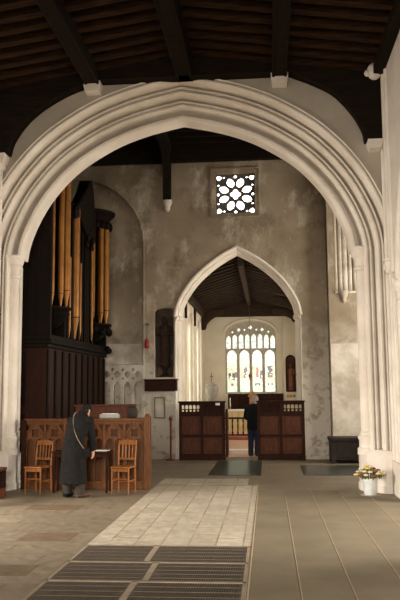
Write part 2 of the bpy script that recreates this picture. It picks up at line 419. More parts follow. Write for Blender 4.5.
# nave side walls with their arcades
ARC = catmull([(0, 5.6), (.5, 5.42), (1.0, 5.06), (1.5, 4.5), (1.8, 3.95), (1.9, 3.5)], 4)
def nave_wall(nm, x0, x1, face, s):
    w = struct(empty(nm))
    p = offset_line(full_path(ARC, 0), .0, 9.9)
    p2 = [(13.0, 0), (13.0, 7.22), (-4, 7.22), (-4, 0)]
    hole2 = offset_line(full_path(ARC, 0), .0, 5.2); 
    poly = [(-4, 0)] + hole2 + p + [(13.0, 0), (13.0, 7.22), (-4, 7.22)]
    MB().panel(poly, [], YZ, x0, x1).build('wall_face', STONE_W, w)
    # respond shafts on the nave face
    for y, r, zt in ((12.86, .05, 7.15), (12.66, .035, 7.15), (12.52, .05, 7.15), (12.30, .04, 7.15)):
        MB().tube([(face, y, 0), (face, y, zt)], r, 10).build('wall_shaft', STONE_W, w, True)
    MB().tube([(face - s * .02, 11.40, .5), (face - s * .02, 11.40, 3.1)], .10, 14).build('respond', STONE_W, w, True)
    MB().lathe([(.10, 3.02), (.125, 3.04), (.10, 3.07), (.11, 3.16), (.15, 3.24), (.16, 3.28), (.15, 3.32)], (face - s * .02, 11.40, 0), 14).build('capital', STONE_W, w, True)
    hp = [(9.9 + u + .10 * nu, z + .10 * nz) for u, z, nu, nz in full_path(ARC) if True]
    hp = [q for q in hp if q[1] > 3.45] + [(11.85, 3.46), (12.15, 3.52), (12.42, 3.62)]
    MB().tube([(face, a, b) for a, b in hp], .05, 8).build('hood_mould', STONE_W, w, True)
    hd = MB().ball((face - s * .03, 12.50, 3.73), .115, .9, .85, 1.15, 12).ball((face - s * .11, 12.46, 3.71), .035, 1, 1, 1.3, 8)
    hd.box(face - s * .03 - .09, face - s * .03 + .09, 12.38, 12.62, 3.81, 3.87, .02)
    hd.build('head_stop', STONE_W, w, True)
    MB().box(face - s * .06 if s > 0 else face, face if s > 0 else face + .06, 11.75, 12.95, 0, .55, .02).build('wall_plinth', STONE_W, w)
    return w
nave_wall('wall_right', NX1, NX1 + .8, NX1, 1)
nave_wall('wall_left', NX0 - .8, NX0, NX0, -1)
rc = MB()
rc.ball((1.93, 12.55, 7.14), .13, 1.0, .9, 1.15, 12).ball((1.80, 12.52, 7.10), .05, 1, 1, 1.2, 8).box(1.9, 2.1, 12.42, 12.7, 7.14, 7.26, .02)
o = rc.build('corbel_head', STONE_W, bpy.data.objects['wall_right'], True)

struct(MB().panel(rect(-9, 6.5, 0, 8.1), [lancet(-1.42, 1.9, .6, 3.6, 5.2), lancet(-4.0, .55, .8, 2.6, 3.4), lancet(1.2, .55, .8, 2.6, 3.4)], XZ, -4.4, -4.0).build('wall_nave_west', PLASTER))
# nave roof: boards, rafters, ridge and purlins, braced truss against the wall
roof = struct(empty('ceiling'))
def roofz(x): return 7.66 - .14 * abs(x + 1.38)
bd = MB()
bd.rings([[(-6, -2, roofz(-6) + .12), (-1.38, -2, 7.78), (4, -2, roofz(4) + .12), (4, -2, roofz(4) + .3), (-1.38, -2, 8.0), (-6, -2, roofz(-6) + .3)],
          [(-6, 13.3, roofz(-6) + .12), (-1.38, 13.3, 7.78), (4, 13.3, roofz(4) + .12), (4, 13.3, roofz(4) + .3), (-1.38, 13.3, 8.0), (-6, 13.3, roofz(-6) + .3)]])
bd.build('roof_boards', BOARD, roof)
y = 12.62
while y > 9.2:
    for x0, x1 in ((-4.95, -3.05), (-3.05, -1.38), (-1.38, .31), (.31, 2.1)):
        j = random.uniform(-.012, .012)
        MB().rings([[(x0, y + dy, roofz(x0) + j + dz) for dy, dz in ((-.075, 0), (.075, 0), (.075, .14), (-.075, .14))], [(x1, y + dy, roofz(x1) - j + dz) for dy, dz in ((-.075, 0), (.075, 0), (.075, .14), (-.075, .14))]]).build('rafter', RAFTER, roof)
    y -= .355
for x, w, zb in ((-1.38, .15, 7.27), (-3.05, .13, 7.22), (.31, .13, 7.20)):
    b_ = MB().box(x - w, x + w, -2, 12.93, zb, roofz(x) + .08, .02)
    b_.tube([(x - w * .8, -2, zb + .01), (x - w * .8, 12.9, zb + .01)], .03, 8).tube([(x + w * .8, -2, zb + .01), (x + w * .8, 12.9, zb + .01)], .03, 8)
    b_.build('ridge_beam' if x == -1.38 else 'purlin', ROOFWOOD, roof)
for s, base in ((-1, NX0), (1, NX1)):
    MB().box(min(base, base - s * .18), max(base, base - s * .18), -2, 12.95, 7.06, 7.24, .02).build('wall_plate', ROOFWOOD, roof)
MB().box(NX0, NX1, 12.66, 12.93, 7.27, 7.6).build('wall_beam', ROOFWOOD, roof)
for s in (-1, 1):
    if s > 0:
        c = catmull([(.45, 7.28), (.9, 7.08), (1.25, 6.87), (1.55, 6.52), (1.72, 6.2), (1.76, 5.98)], 5); bx = NX1 + .02
    else:
        c = catmull([(-2.95, 7.28), (-3.45, 7.12), (-3.9, 6.88), (-4.25, 6.6), (-4.5, 6.25), (-4.58, 5.98)], 5); bx = NX0 - .02
    poly = c + [(bx, 5.98), (bx, 7.3)]
    MB().panel(poly, [], XZ, 12.70, 12.94).build('curved_brace', ROOFWOOD, roof)
    x0, x1 = sorted((bx - s * .05, c[-1][0] + (.04 if s > 0 else -.04)))
    MB().prism([(x0 + .03, 0), (x1 - .03, 0), (x1 - .02, .05), (x1, .10), (x1, .16), (x0, .16), (x0, .10), (x0 + .02, .05)], lambda a, b, d: (a, d, 5.83 + b), 12.68, 12.95).build('post_corbel', STONE_W, bpy.data.objects['wall_right' if s > 0 else 'wall_left'])
MB().tube([(-4.78, 12.86, 0), (-4.78, 12.86, 5.85)], .07, 12).lathe([(.07, 5.7), (.12, 5.76), (.12, 5.84)], (-4.78, 12.86, 0), 12).build('wall_shaft', STONE_W, bpy.data.objects['wall_left'], True)

# ------------------------------------------------------------------ crossing: east wall, sides, roof
Y2 = 19.2; X2 = -.74
CIN = catmull([(0, 5.26), (.3, 5.10), (.65, 4.86), (1.0, 4.54), (1.25, 4.21), (1.41, 3.90), (1.48, 3.6)], 5)
CP = full_path(CIN, 0); CPA = full_path(CIN)
we = struct(empty('wall_crossing_east'))
blind = [(-7.2, 0), (-7.2, 5.6)] + [(-5.2 + 2.02 * math.cos(a), 5.6 + 1.85 * math.sin(a)) for a in [PI - k * PI / 18 for k in range(1, 18)]] + [(-3.18, 5.6), (-3.18, 0)]
ro = rect(-1.26, -.24, 6.33, 7.40)
chancel_open = offset_line(CP, .13, X2)
outer = [(-9, 0)] + blind + chancel_open + [(1.55, 0), (1.55, 8.6), (-9, 8.6)]
nich1 = [(-2.91, 2.07)] + [(-2.40, 2.07), (-2.385, 3.0), (-2.40, 3.80), (-2.46, 3.86), (-2.66, 3.87), (-2.84, 3.85), (-2.91, 3.77), (-2.90, 2.9)]
MB().panel(outer, [ro, nich1], XZ, Y2, Y2 + .55).build('wall_face', OLD, we)
MB().box(-9, -3.1, Y2 + .16, Y2 + .55, 0, 8.6).build('recess_back', OLD, we)
MB().box(-7.1, -3.19, Y2 + .13, Y2 + .16, 2.42, 2.95).build('plaster_band', PATCHY, we)
# right part, set back behind a straight joint
MB().box(1.56, 7, Y2 - .42, Y2 + .6, 0, 4.12).box(1.56, 1.72, Y2 - .42, Y2 + .6, 4.12, 8.6).box(1.72, 7, Y2 - .2, Y2 + .6, 4.12, 8.6).build('projecting_pier', OLD, we)
MB().box(1.57, 7, Y2 - .43, Y2 - .42, .0, 2.85).build('limewashed_dado', PATCHY, we)
bp = [(-3.18 - .0, 0), (-3.18, 5.6)] + [(-5.2 + 2.02 * math.cos(a), 5.6 + 1.85 * math.sin(a)) for a in [k * PI / 18 for k in range(1, 18)]]
MB().tube([(x, Y2 + .03, z) for x, z in bp], .045, 8).build('blind_arch_moulding', OLD, we, True)
# niche back
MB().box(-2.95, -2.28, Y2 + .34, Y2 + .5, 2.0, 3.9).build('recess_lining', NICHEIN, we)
# blind tracery panel left of the pier
tr = []
for k in range(4):
    cx = -4.28 + k * .27
    tr += [lancet(cx + .143, .095, 1.15, 1.80, 1.98, 6), foil(cx + .143, 2.16, .085), foil(cx + .02, 2.05, .03), foil(cx + .02, 2.28, .045)]
MB().panel(rect(-4.3, -3.19, 1.05, 2.40), tr, XZ, Y2 - .02, Y2 + .16).build('blind_tracery', PATCHY, we)
# chancel arch
ca_prof = [(0, 19.62), (0, 19.45), (.07, 19.33), (.095, 19.34), (.10, 19.27), (.11, 19.17), (.13, 19.14), (.16, 19.14), (.18, 19.16), (.185, 19.21), (.185, 19.7), (.1, 19.75)]
MB().rings(sweep(CPA, ca_prof, X2)).build('chancel_arch', STONE_W, we, True)
jp = [(0, 19.62), (0, 19.45), (.07, 19.33), (.09, 19.34), (.10, 19.28), (.13, 19.19), (.15, 19.21), (.15, 19.7), (.1, 19.75)]
for s in (-1, 1):
    MB().rings([[(X2 + s * (1.48 + o_), y_, z) for o_, y_ in jp] for z in (0, 3.62)]).build('arch_jamb', STONE_W, we)
    MB().rings([[(X2 + s * (1.48 + o_ - k), y_ - k * .6, z) for o_, y_ in jp] for k, z in ((0, 3.52), (.04, 3.56), (.05, 3.62), (.02, 3.66))]).build('impost', STONE_W, we)
# rose window in the east wall
wn = struct(empty('window_1'))
zc, xc = 6.865, -.75
rz_ = MB()
rz_.panel(rect(-1.40, -.10, 6.21, 7.54), [rect(-1.36, -.14, 6.25, 7.50)], XZ, Y2 - .04, Y2 + .02)
rz_.build('stone_surround', OLD, wn)
hs = [foil(xc, zc, .145, 4, 0, 24, .35)]
for k in range(8):
    a = PI / 8 + k * PI / 4; hs.append(oval(xc + .33 * math.cos(a), zc + .33 * math.sin(a), .135, .098, a, 16, .15))
for sx in (-1, 1):
    for sz in (-1, 1): hs.append(foil(xc + sx * .43, zc + sz * .445, .074, 3, math.atan2(sz, sx), 18, .25))
    hs.append(oval(xc + sx * .455, zc, .035, .045, 0, 10)); hs.append(oval(xc, zc + sx * .475, .04, .045, 0, 10))
    for sz in (-1, 1):
        hs.append(oval(xc + sx * .30, zc + sz * .455, .03, .03, 0, 8)); hs.append(oval(xc + sx * .45, zc + sz * .25, .03, .03, 0, 8))
MB().panel(rect(-1.26, -.24, 6.33, 7.40), [h for h in hs if h], XZ, Y2 + .10, Y2 + .2).build('tracery', mottled('grey tracery', (.12, .10, .08), (.09, .075, .06), 6, .9), wn)
MB().box(-1.26, -.24, Y2 + .24, Y2 + .26, 6.33, 7.40).build('glass', GLASSW, wn)
# right hand blind window shafts
for x, r, z0 in ((1.77, .045, 4.15), (1.88, .06, 4.15), (1.99, .075, 4.15), (2.12, .05, 4.15), (2.24, .04, 4.15)):
    MB().tube([(x, Y2 - .22, z0), (x, Y2 - .22, 8.2)], r, 10).build('blind_window_shaft', PATCHY, we, True)
MB().box(1.72, 3.2, Y2 - .46, Y2 - .2, 4.10, 4.16, .015).build('string_course', PATCHY, we)
MB().lathe([(.02, 3.86), (.06, 3.90), (.05, 3.96), (.10, 4.05), (.13, 4.15)], (1.93, Y2 - .44, 0), 10).build('pendant_corbel', PATCHY, we, True)
MB().lathe([(.03, 6.40), (.08, 6.46), (.07, 6.52), (.12, 6.62), (.13, 6.72)], (-2.54, Y2 - .05, 0), 10).build('corbel', PATCHY, we, True)
# side walls of the crossing
for nm, x0, x1 in (('wall_transept_left', -7.6, -7.2),):
    struct(MB().box(x0, x1, 14.2, Y2 + .2, 0, 8.6).build(nm, OLD))
wr = struct(MB().panel([(14.2, 0), (Y2 + .3, 0), (Y2 + .3, 8.6), (14.2, 8.6)], [lancet(16.6, 1.1, 1.6, 4.2, 5.6)], YZ, 4.6, 5.0).build('wall_transept_right', OLD))
gw = struct(MB().panel(lancet(16.6, 1.1, 1.6, 4.2, 5.6), [], YZ, 4.85, 4.87).build('window_2', GLASST))  # hidden glowing pane added to brighten the crossing east wall
# crossing roof
rc = struct(empty('ceiling_crossing'))
MB().box(-9, 7, 13.6, 19.9, 8.35, 8.6).build('roof_boards', BOARD, rc)
for k in range(11):
    yy = 14.4 + k * .46
    MB().box(-9, 7, yy - .05, yy + .05, 8.2, 8.36).build('joist', ROOFWOOD, rc)
for x in (-5.2, -2.54, .1, 2.7):
    MB().box(x - .12, x + .12, 13.9, Y2 + .1, 7.98, 8.25, .015).build('beam', ROOFWOOD, rc)
MB().box(-9, 7, Y2 - .16, Y2 + .02, 7.72, 8.36, .01).build('wall_plate', ROOFWOOD, rc)
for x in (-2.54,):
    MB().box(x - .10, x + .10, Y2 - .2, Y2 + .02, 6.7, 8.1, .015).build('wall_post', ROOFWOOD, rc)
    MB().prism(catmull([(Y2 - .1, 6.95), (Y2 - .3, 7.45), (Y2 - .75, 7.85), (Y2 - 1.4, 8.02)], 5) + [(Y2 - 1.4, 8.1), (Y2 - .1, 8.1)], lambda a, b, d: (d, a, b), -2.62, -2.46).build('curved_brace', ROOFWOOD, rc)

# ------------------------------------------------------------------ chancel shell
CX0, CX1, YE = -2.5, 1.15, 30.0
wl = struct(empty('wall_chancel_left'))
wins = [(21.4, .85), (24.3, .85), (27.2, .85)]
holes = [lancet(c, w, 1.25, 3.95, 4.68) for c, w in wins]
MB().panel([(19.6, 0), (YE + .3, 0), (YE + .3, 5.0), (19.6, 5.0)], holes, YZ, CX0 - .5, CX0).build('wall_face', CHANCEL, wl)
for i, (c, w) in enumerate(wins):
    gl = struct(empty('window_%d' % (i + 3)))
    MB().panel(lancet(c, w, 1.25, 3.95, 4.68), [], YZ, CX0 - .15, CX0 - .13).build('glass', GLASSC, gl)
    sh = [lancet(c - .42, .36, 1.33, 3.6, 4.0, 5), lancet(c + .42, .36, 1.33, 3.6, 4.0, 5), foil(c, 4.22, .2)]
    MB().panel(lancet(c, w, 1.25, 3.95, 4.68), sh, YZ, CX0 - .11, CX0 - .05).build('tracery', STONE_W, gl)
    MB().tube([(CX0 + .0, c + w + .05, .1), (CX0 + .0, c + w + .05, 4.0), (CX0, c + w - .1, 4.3)], .05, 8).build('nook_shaft', STONE_W, gl, True)
struct(MB().panel([(19.6, 0), (YE + .3, 0), (YE + .3, 5.0), (19.6, 5.0)], holes, YZ, CX1, CX1 + .5).build('wall_chancel_right', CHANCEL))
for i, (c, w) in enumerate(wins):
    struct(MB().panel(lancet(c, w, 1.25, 3.95, 4.68), [], YZ, CX1 + .30, CX1 + .32).build('window_%d' % (i + 7), GLASSR))  # unseen glowing windows, added to light the chancel's left and east walls
EX = -.655
EOUT = catmull([(0, 4.52), (.35, 4.47), (.64, 4.38), (.85, 4.26), (.97, 4.12), (1.01, 3.95)], 4)
ewin = [(EX + u, z) for u, z, _, _ in full_path(EOUT, 1.60)]
wee = struct(empty('wall_chancel_east'))
MB().panel(rect(CX0 - .3, CX1 + .3, 0, 5.6), [ewin], XZ, YE, YE + .5).build('wall_face', CHANCEL, wee)
EH = [(EX + u, z) for u, z in offset_line(full_path(EOUT), .07, 0)]
MB().tube([(x, YE - .01, z) for x, z in EH], .04, 8).build('window_hood', CHANCEL, wee, True)
nh = lancet(.905, .165, 1.68, 2.9, 3.06, 8)
MB().panel(rect(.63, CX1, 0.1, 4.62), [nh], XZ, YE - .28, YE + .01).build('wall_pier', CHANCEL, wee)
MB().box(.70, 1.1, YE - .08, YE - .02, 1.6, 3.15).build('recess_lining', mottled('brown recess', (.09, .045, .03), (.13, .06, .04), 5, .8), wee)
MB().panel(lancet(.905, .195, 1.66, 2.9, 3.10, 8), [lancet(.905, .15, 1.69, 2.9, 3.05, 8)], XZ, YE - .32, YE - .27).build('recess_frame', DARKOAK, wee)
ew = struct(empty('window_6'))
eh = []; PW = 2.02 / 4
for k in range(4):
    c = EX - 1.01 + PW * (k + .5)
    eh.append(lancet(c, PW / 2 - .055, 1.67, 3.10, 3.34, 6))
    for q in (-1, 1):
        top = 3.98 if k in (1, 2) else (3.96 if q * (k - 1.5) < 0 else 3.92)
        eh.append(lancet(c + q * PW / 4, PW / 4 - .034, 3.40, top - .14, top, 5))
for u, z, r in ((0, 4.24, .085), (-.47, 4.15, .07), (.47, 4.15, .07), (-.24, 4.15, .045), (.24, 4.15, .045), (-.72, 4.06, .05), (.72, 4.06, .05)):
    eh.append(foil(EX + u, z, r, 4, 0, 16))
MB().panel(ewin, eh, XZ, YE + .10, YE + .26).build('tracery', mottled('grey window stone', (.50, .46, .38), (.40, .36, .30), 8, .9), ew)
# the glass: one pane per light, leaded into small pieces
def pane(x0, x1, z0, z1, seed, figures):
    rnd = random.Random(seed); b = bmesh.new(); nx, nz = 10, max(4, int((z1 - z0) / .045))
    V = [[b.verts.new((x0 + (x1 - x0) * i / nx, YE + .3, z0 + (z1 - z0) * j / nz)) for i in range(nx + 1)] for j in range(nz + 1)]
    for j in range(nz):
        for i in range(nx):
            f = b.faces.new((V[j][i], V[j][i + 1], V[j + 1][i + 1], V[j + 1][i]))
            u = (i + .5) / nx; z = z0 + (z1 - z0) * (j + .5) / nz; r = rnd.random()
            m = 0 if r < .62 else (1 if r < .9 else 6)
            if figures:
                if u < .12 or u > .88: m = 1 if (j % 3) else 2
                if 2.05 < z < 2.78:
                    m = 1 if r < .5 else (2 if r < .8 else 0)
                    for fx, fz, fw_, fh, fm in figures:
                        if abs(u - fx) < fw_ and abs(z - fz) < fh and r < .88: m = fm
                elif z < 2.05:
                    m = 1 if r < .7 else 0
                    for fx, fz, fw_, fh, fm in figures:
                        if abs(u - fx) < fw_ and abs(z - fz) < fh: m = fm
                elif z < 3.0 and r > .9: m = 2
            f.material_index = m
    mb = MB(); mb.add(b); return mb
FIG = [[(.3, 2.34, .10, .14, 4), (.6, 2.30, .12, .16, 4), (.45, 2.52, .25, .10, 2), (.85, 2.36, .1, .1, 3), (.5, 1.95, .12, .05, 5)],
       [(.5, 2.42, .14, .2, 5), (.45, 2.32, .18, .10, 4), (.6, 2.55, .1, .08, 3), (.25, 2.3, .1, .1, 2)],
       [(.5, 2.45, .12, .2, 5), (.8, 2.35, .10, .14, 4), (.3, 2.45, .1, .18, 2), (.5, 1.95, .22, .05, 4), (.5, 1.95, .12, .03, 1)],
       [(.5, 2.55, .22, .13, 4), (.5, 2.35, .2, .12, 3), (.55, 2.2, .25, .06, 2), (.5, 1.95, .25, .05, 4), (.5, 1.95, .08, .05, 1), (.5, 2.9, .25, .03, 6)]]
for k in range(4):
    x0 = EX - 1.01 + PW * k
    pane(x0, x0 + PW, 1.60, 3.38, 10 + k, FIG[k]).build('pane', SG, ew)
    pane(x0, x0 + PW, 3.38, 4.54, 30 + k, None).build('pane', SG, ew)
# chancel roof
cr = struct(empty('ceiling_chancel'))
MB().rings([[(-3.0, y_, 4.75), (X2 + .05, y_, 5.35), (1.6, y_, 4.75), (1.6, y_, 4.95), (X2 + .05, y_, 5.6), (-3.0, y_, 4.95)] for y_ in (19.8, 30.3)]).build('roof_boards', CHROOF, cr)
for k in range(19):
    yy = 20.1 + k * .53
    MB().rings([[(-2.55, yy + d, 4.70), (X2 + .05, yy + d, 5.27), (1.2, yy + d, 4.70), (1.2, yy + d, 4.84), (X2 + .05, yy + d, 5.41), (-2.55, yy + d, 4.84)] for d in (-.06, .06)]).build('rafter', CHROOF, cr)
MB().box(-.74, -.60, 19.75, 30, 5.02, 5.3, .02).build('ridge_beam', CHROOF, cr)
MB().box(-2.5, 1.15, 29.72, 29.99, 4.66, 5.5, .02).build('tie_beam', CHROOF, cr)
for x0, x1 in ((CX0, CX0 + .14), (CX1 - .14, CX1)):
    MB().box(x0, x1, 19.8, 30, 4.56, 4.78, .01).build('wall_plate', CHROOF, cr)
for yy in (22.85, 25.75, 28.7):
    if yy < 28: MB().box(CX0, CX0 + .07, yy - .09, yy + .09, 3.95, 4.75, .01).build('wall_post', CHROOF, cr)
    if yy > 28: MB().panel(catmull([(CX0, 4.05), (CX0 + .16, 4.08), (CX0 + .24, 4.3), (CX0 + .5, 4.52), (CX0 + .9, 4.66)], 4) + [(CX0 + .9, 4.8), (CX0, 4.8)], [], XZ, yy - .09, yy + .09).build('curved_brace', CHROOF, cr)
    MB().panel(catmull([(CX1, 4.3), (CX1 - .16, 4.33), (CX1 - .24, 4.45), (CX1 - .5, 4.56), (CX1 - .9, 4.66)], 4) + [(CX1 - .9, 4.8), (CX1, 4.8)], [], XZ, yy - .09, yy + .09).build('curved_brace', CHROOF, cr)

# ------------------------------------------------------------------ low oak screens under the chancel arch
def low_screen(x0, x1, label, pierced):
    t = thing('oak_screen', label, 'screen', ((x0 + x1) / 2, 19.0, 0), 0, 'low oak screens under the chancel arch')
    w = (x1 - x0) / 2; H = 1.45
    fr = MB()
    fr.box(-w, w, -.05, .05, 0, .16, .006).box(-w, w, -.045, .045, H - .07, H - .02, .006)
    for x in (-w + .035, 0, w - .035): fr.box(x - .035, x + .035, -.042, .042, .16, H - .06, .006)
    for z in (.60, 1.12): fr.box(-w, w, -.04, .04, z - .035, z + .035, .006)
    fr.build('frame', DARKOAK, t)
    MB().box(-w - .02, w + .02, -.075, .075, H - .03, H + .01, .01).build('top_rail', DARKOAK, t)
    for cx in (-w / 2, w / 2):
        hw = w / 2 - .05
        for z0, z1 in ((.17, .56), (.64, 1.08)):
            MB().box(cx - hw - .02, cx + hw + .02, -.012, .012, z0 - .02, z1 + .02).box(cx - hw + .05, cx + hw - .05, -.022, .0, z0 + .05, z1 - .05, .008).build('panel', PANELOAK, t)
        hs = []
        n = 5
        for k in range(n):
            c = cx - hw + 2 * hw * (k + .5) / n
            hs.append(lancet(c, hw / n - .012, 1.265, 1.33, 1.365, 4)); hs.append(foil(c, 1.222, .030, 4, 0, 12))
        MB().panel(rect(cx - hw - .02, cx + hw + .02, 1.15, 1.40), hs, XZ, -.014, .014).build('pierced_panel', DARKOAK, t)
        if (cx > 0) != (x0 > -1): MB().box(cx - hw - .02, cx + hw + .02, .02, .03, 1.15, 1.40).build('backing_board', DARKOAK, t)
    return t
low_screen(-2.24, -1.08, 'low dark oak panelled screen beside the red post, below the white arch jamb', 1)
low_screen(-.275, .895, 'low dark oak panelled screen with the black-jacketed person at its edge', 1)
o = MB().box(-.055, .055, -.006, .006, -.03, .03, .003).build('notice', PAPER, None, loc=(-1.26, 18.948, 1.385)); tag(o, 'tiny pale notice fixed at the top of the oak screen', 'notice')
# door leaf standing open behind the left screen
t = thing('screen_gate', 'dark narrow oak gate swung open at the screen doorway', 'gate', (-1.08, 19.12, 0))
MB().box(-.0, .04, 0, .55, .05, 1.25, .006).build('panel', DARKOAK, t); MB().box(.04, .055, .08, .48, .15, .6, .005).box(.04, .055, .08, .48, .7, 1.15, .005).build('raised_field', PANELOAK, t)

# ------------------------------------------------------------------ chancel furniture
t = thing('altar', 'altar table with a long cream frontal under the east window', 'altar', (-.85, 28.6, .2))
MB().box(-.78, .72, -.35, .35, 0, .76).build('frontal', FRONTAL, t); MB().box(-.84, .78, -.40, .40, .76, .82, .01).build('altar_top', PAPER, t)
fr = MB()
for k in range(7): fr.box(-.76 + k * .235, -.70 + k * .235, -.362, -.349, .05, .72)
fr.build('orphrey', mottled('gold braid', (.60, .42, .16), (.5, .33, .12), 9, .6), t)
t = thing('candlestick', 'thin white altar candle on a short brass stick', 'candle', (-1.42, 28.5, 1.02))
MB().lathe([(.05, 0), (.05, .015), (.015, .04), (.015, .10), (.035, .12), (.03, .13)], n=10).build('stick', BRASS, t, True); MB().lathe([(.016, .12), (.016, .42), (.004, .44)], n=8).build('candle', PAPER, t, True)
o = MB().box(-1.56, .60, 29.62, 29.74, .2, 1.60, .01)
for k in range(5): o.box(-1.5 + k * .42, -1.14 + k * .42, 29.60, 29.63, .9, 1.52, .01)
tag(o.build('reredos', DARKOAK), 'dark oak reredos panel below the stained glass window', 'reredos')
t = thing('altar_cross_shrine', 'golden oak tabernacle with a peaked top in front of the dark reredos', 'tabernacle', (-.58, 29.3, .2))
MB().box(-.14, .14, -.1, .1, .0, 1.28, .01).build('cabinet', OAKLIGHT, t)
MB().prism([(-.19, 1.28), (.19, 1.28), (.19, 1.34), (.06, 1.42), (0, 1.52), (-.06, 1.42), (-.19, 1.34)], lambda a, b, d: (a, d, b), -.14, .14).build('gable', OAKLIGHT, t)
MB().box(-.025, .025, -.115, -.1, .9, 1.24).box(-.07, .07, -.115, -.1, 1.10, 1.14).build('cross', BRASS, t)
t = thing('altar_rail', 'dark altar rail with turned balusters across the chancel', 'altar rail', (-.68, 25.9, .2))
MB().box(-1.5, 1.5, -.05, .05, .56, .62, .012).build('top_rail', DARKOAK, t); MB().box(-1.5, 1.5, -.04, .04, 0, .05, .008).build('bottom_rail', DARKOAK, t)
for k in range(17):
    x = -1.44 + k * .18
    MB().lathe([(.018, .05), (.03, .10), (.016, .16), (.024, .30), (.016, .44), (.028, .50), (.018, .56)], (x, 0, 0), 8).build('baluster', DARKOAK, t, True)
o = MB().box(-1.75, .45, 25.2, 25.55, .1, .21, .03).build('kneeler', mottled('red kneeler cloth', (.33, .10, .075), (.26, .08, .06), 9, .9)); tag(o, 'long red kneeler cushion on the floor before the altar rail', 'kneeler')
t = thing('stall_front', 'reddish choir stall end beyond the open oak gate', 'choir stall', (-1.52, 22.6, .1))
MB().box(-.25, .22, -.04, .04, 0, .9, .01).build('stall_end', DESKWOOD, t); MB().box(-.25, .22, .04, 1.6, .40, .44, .01).build('seat', DESKWOOD, t); MB().box(-.25, -.20, .04, 1.6, 0, .88, .01).build('backrest', DESKWOOD, t); MB().ball((0.19, 0, .93), .05).build('finial', DESKWOOD, t, True)
t = thing('font_monument', 'grey urn-shaped stone monument topped by a thin cross', 'monument', (-2.02, 27.2, .2))
MB().box(-.2, .2, -.2, .2, 0, .95, .02).build('pedestal', DARKOAK, t)
MB().lathe([(.10, .95), (.12, 1.02), (.08, 1.08), (.14, 1.2), (.21, 1.38), (.25, 1.58), (.23, 1.66), (.18, 1.74), (.07, 1.80), (.02, 1.82)], n=14).build('urn', STATUEG, t, True)
MB().box(-.012, .012, -.012, .012, 1.80, 2.16).box(-.06, .06, -.012, .012, 2.02, 2.045).build('cross', IRON, t)
t = thing('hanging_lamp', 'red sanctuary lamp hanging on a long chain before the east window', 'lamp', (-.66, 28.9, 0))
MB().tube([(0, 0, 2.36), (0, 0, 5.0)], .007, 6).build('chain', IRON, t); MB().lathe([(.01, 2.10), (.035, 2.13), (.02, 2.16), (.07, 2.24), (.075, 2.32), (.03, 2.37), (.008, 2.40)], n=10).build('lamp_bowl', mottled('red brown lamp', (.30, .09, .05), (.22, .07, .04), 9, .4), t, True)

def statue(name, label, loc, h, mat, n=14, arms=True):
    t = thing(name, label, 'statue', loc)
    s = h / 1.6
    b = MB()
    b.lathe([(.20 * s, 0), (.21 * s, .05 * s), (.16 * s, .10 * s), (.18 * s, .5 * s), (.16 * s, .85 * s), (.19 * s, 1.15 * s), (.20 * s, 1.25 * s), (.08 * s, 1.34 * s), (.07 * s, 1.38 * s)], n=n, sy=.7)
    b.ball((0, -.02 * s, 1.47 * s), .10 * s, .85, .95, 1.15, 10)
    if arms:
        for q in (-1, 1): b.tube([(q * .18 * s, 0, 1.22 * s), (q * .22 * s, -.05 * s, 1.0 * s), (q * .06 * s, -.15 * s, .98 * s)], [.06 * s, .055 * s, .04 * s], 8)
    b.build('figure', mat, t, True)
    return t
st = statue('statue', 'dark weathered standing figure in the deep wall recess', (-2.65, Y2 + .19, 2.38), 1.30, STATUE)
MB().lathe([(.14, -.31), (.14, -.26), (.06, -.22), (.05, -.10), (.12, -.03), (.14, 0)], n=12).build('pedestal', STATUE, st, True)
statue('statue', 'small reddish carved figure in the arched recess of the white wall', (.905, YE - .19, 1.72), 1.05, mottled('reddish carved wood', (.26, .10, .06), (.16, .07, .045), 8, .6))
t = thing('wall_plaque', 'small brown plaque fixed under the arched recess', 'plaque', (.90, YE - .30, 1.50)); MB().box(-.17, .17, 0, .02, -.05, .05, .005).build('board', DESKWOOD, t); MB().box(-.14, .14, -.004, 0, .015, .022).box(-.12, .12, -.004, 0, -.015, -.008).build('inscription', BRASS, t)
o = MB().lathe([(.03, 0), (.035, .02), (.035, .10), (.015, .13)], n=8).build('votive_lamp', RED, None, True, loc=(1.10, YE - .32, 2.28)); tag(o, 'tiny red lamp on the white wall beside the arched recess', 'lamp')

# ------------------------------------------------------------------ fittings on the crossing east wall
t = thing('dark_shelf', 'long dark wooden board fixed under the wall recess', 'shelf', (-2.72, Y2, 1.72))
MB().box(-.41, .42, -.16, 0, 0, .27, .01).build('board', DARKOAK, t); MB().box(-.43, .44, -.19, 0, .27, .305, .006).build('ledge', DARKOAK, t)
t = thing('framed_notice', 'grey framed notice on the pale wall near the red post', 'notice', (-2.75, Y2, 1.30))
MB().panel(rect(-.15, .13, -.27, .27), [rect(-.12, .10, -.24, .24)], XZ, -.03, 0).build('frame', mottled('grey frame', (.16, .14, .115), (.2, .175, .14), 9, .7), t); MB().box(-.12, .10, -.012, 0, -.24, .24).build('sheet', PATCHY, t)
t = thing('red_post', 'slim dark red post on a round foot beside the oak screen', 'post', (-2.45, 18.95, 0))
MB().lathe([(.13, 0), (.13, .02), (.05, .05), (.03, .07)], n=14).build('foot', DKRED, t, True); MB().lathe([(.024, .05), (.024, .98), (.035, .99), (.045, 1.02), (.045, 1.05), (.02, 1.08)], n=12).build('pole', DKRED, t, True)
t = thing('hanging_bell', 'small red cylinder hanging from a cord beside the wall recess', 'bell', (-3.08, Y2, 0))
MB().tube([(0, -.04, 3.06), (0, -.04, 3.45)], .008, 6).box(-.05, .05, -.05, 0, 3.42, 3.46).build('cord', IRON, t); MB().lathe([(.03, 2.82), (.055, 2.84), (.055, 2.98), (.03, 3.06)], (0, -.07, 0), 10).build('cylinder', RED, t, True)
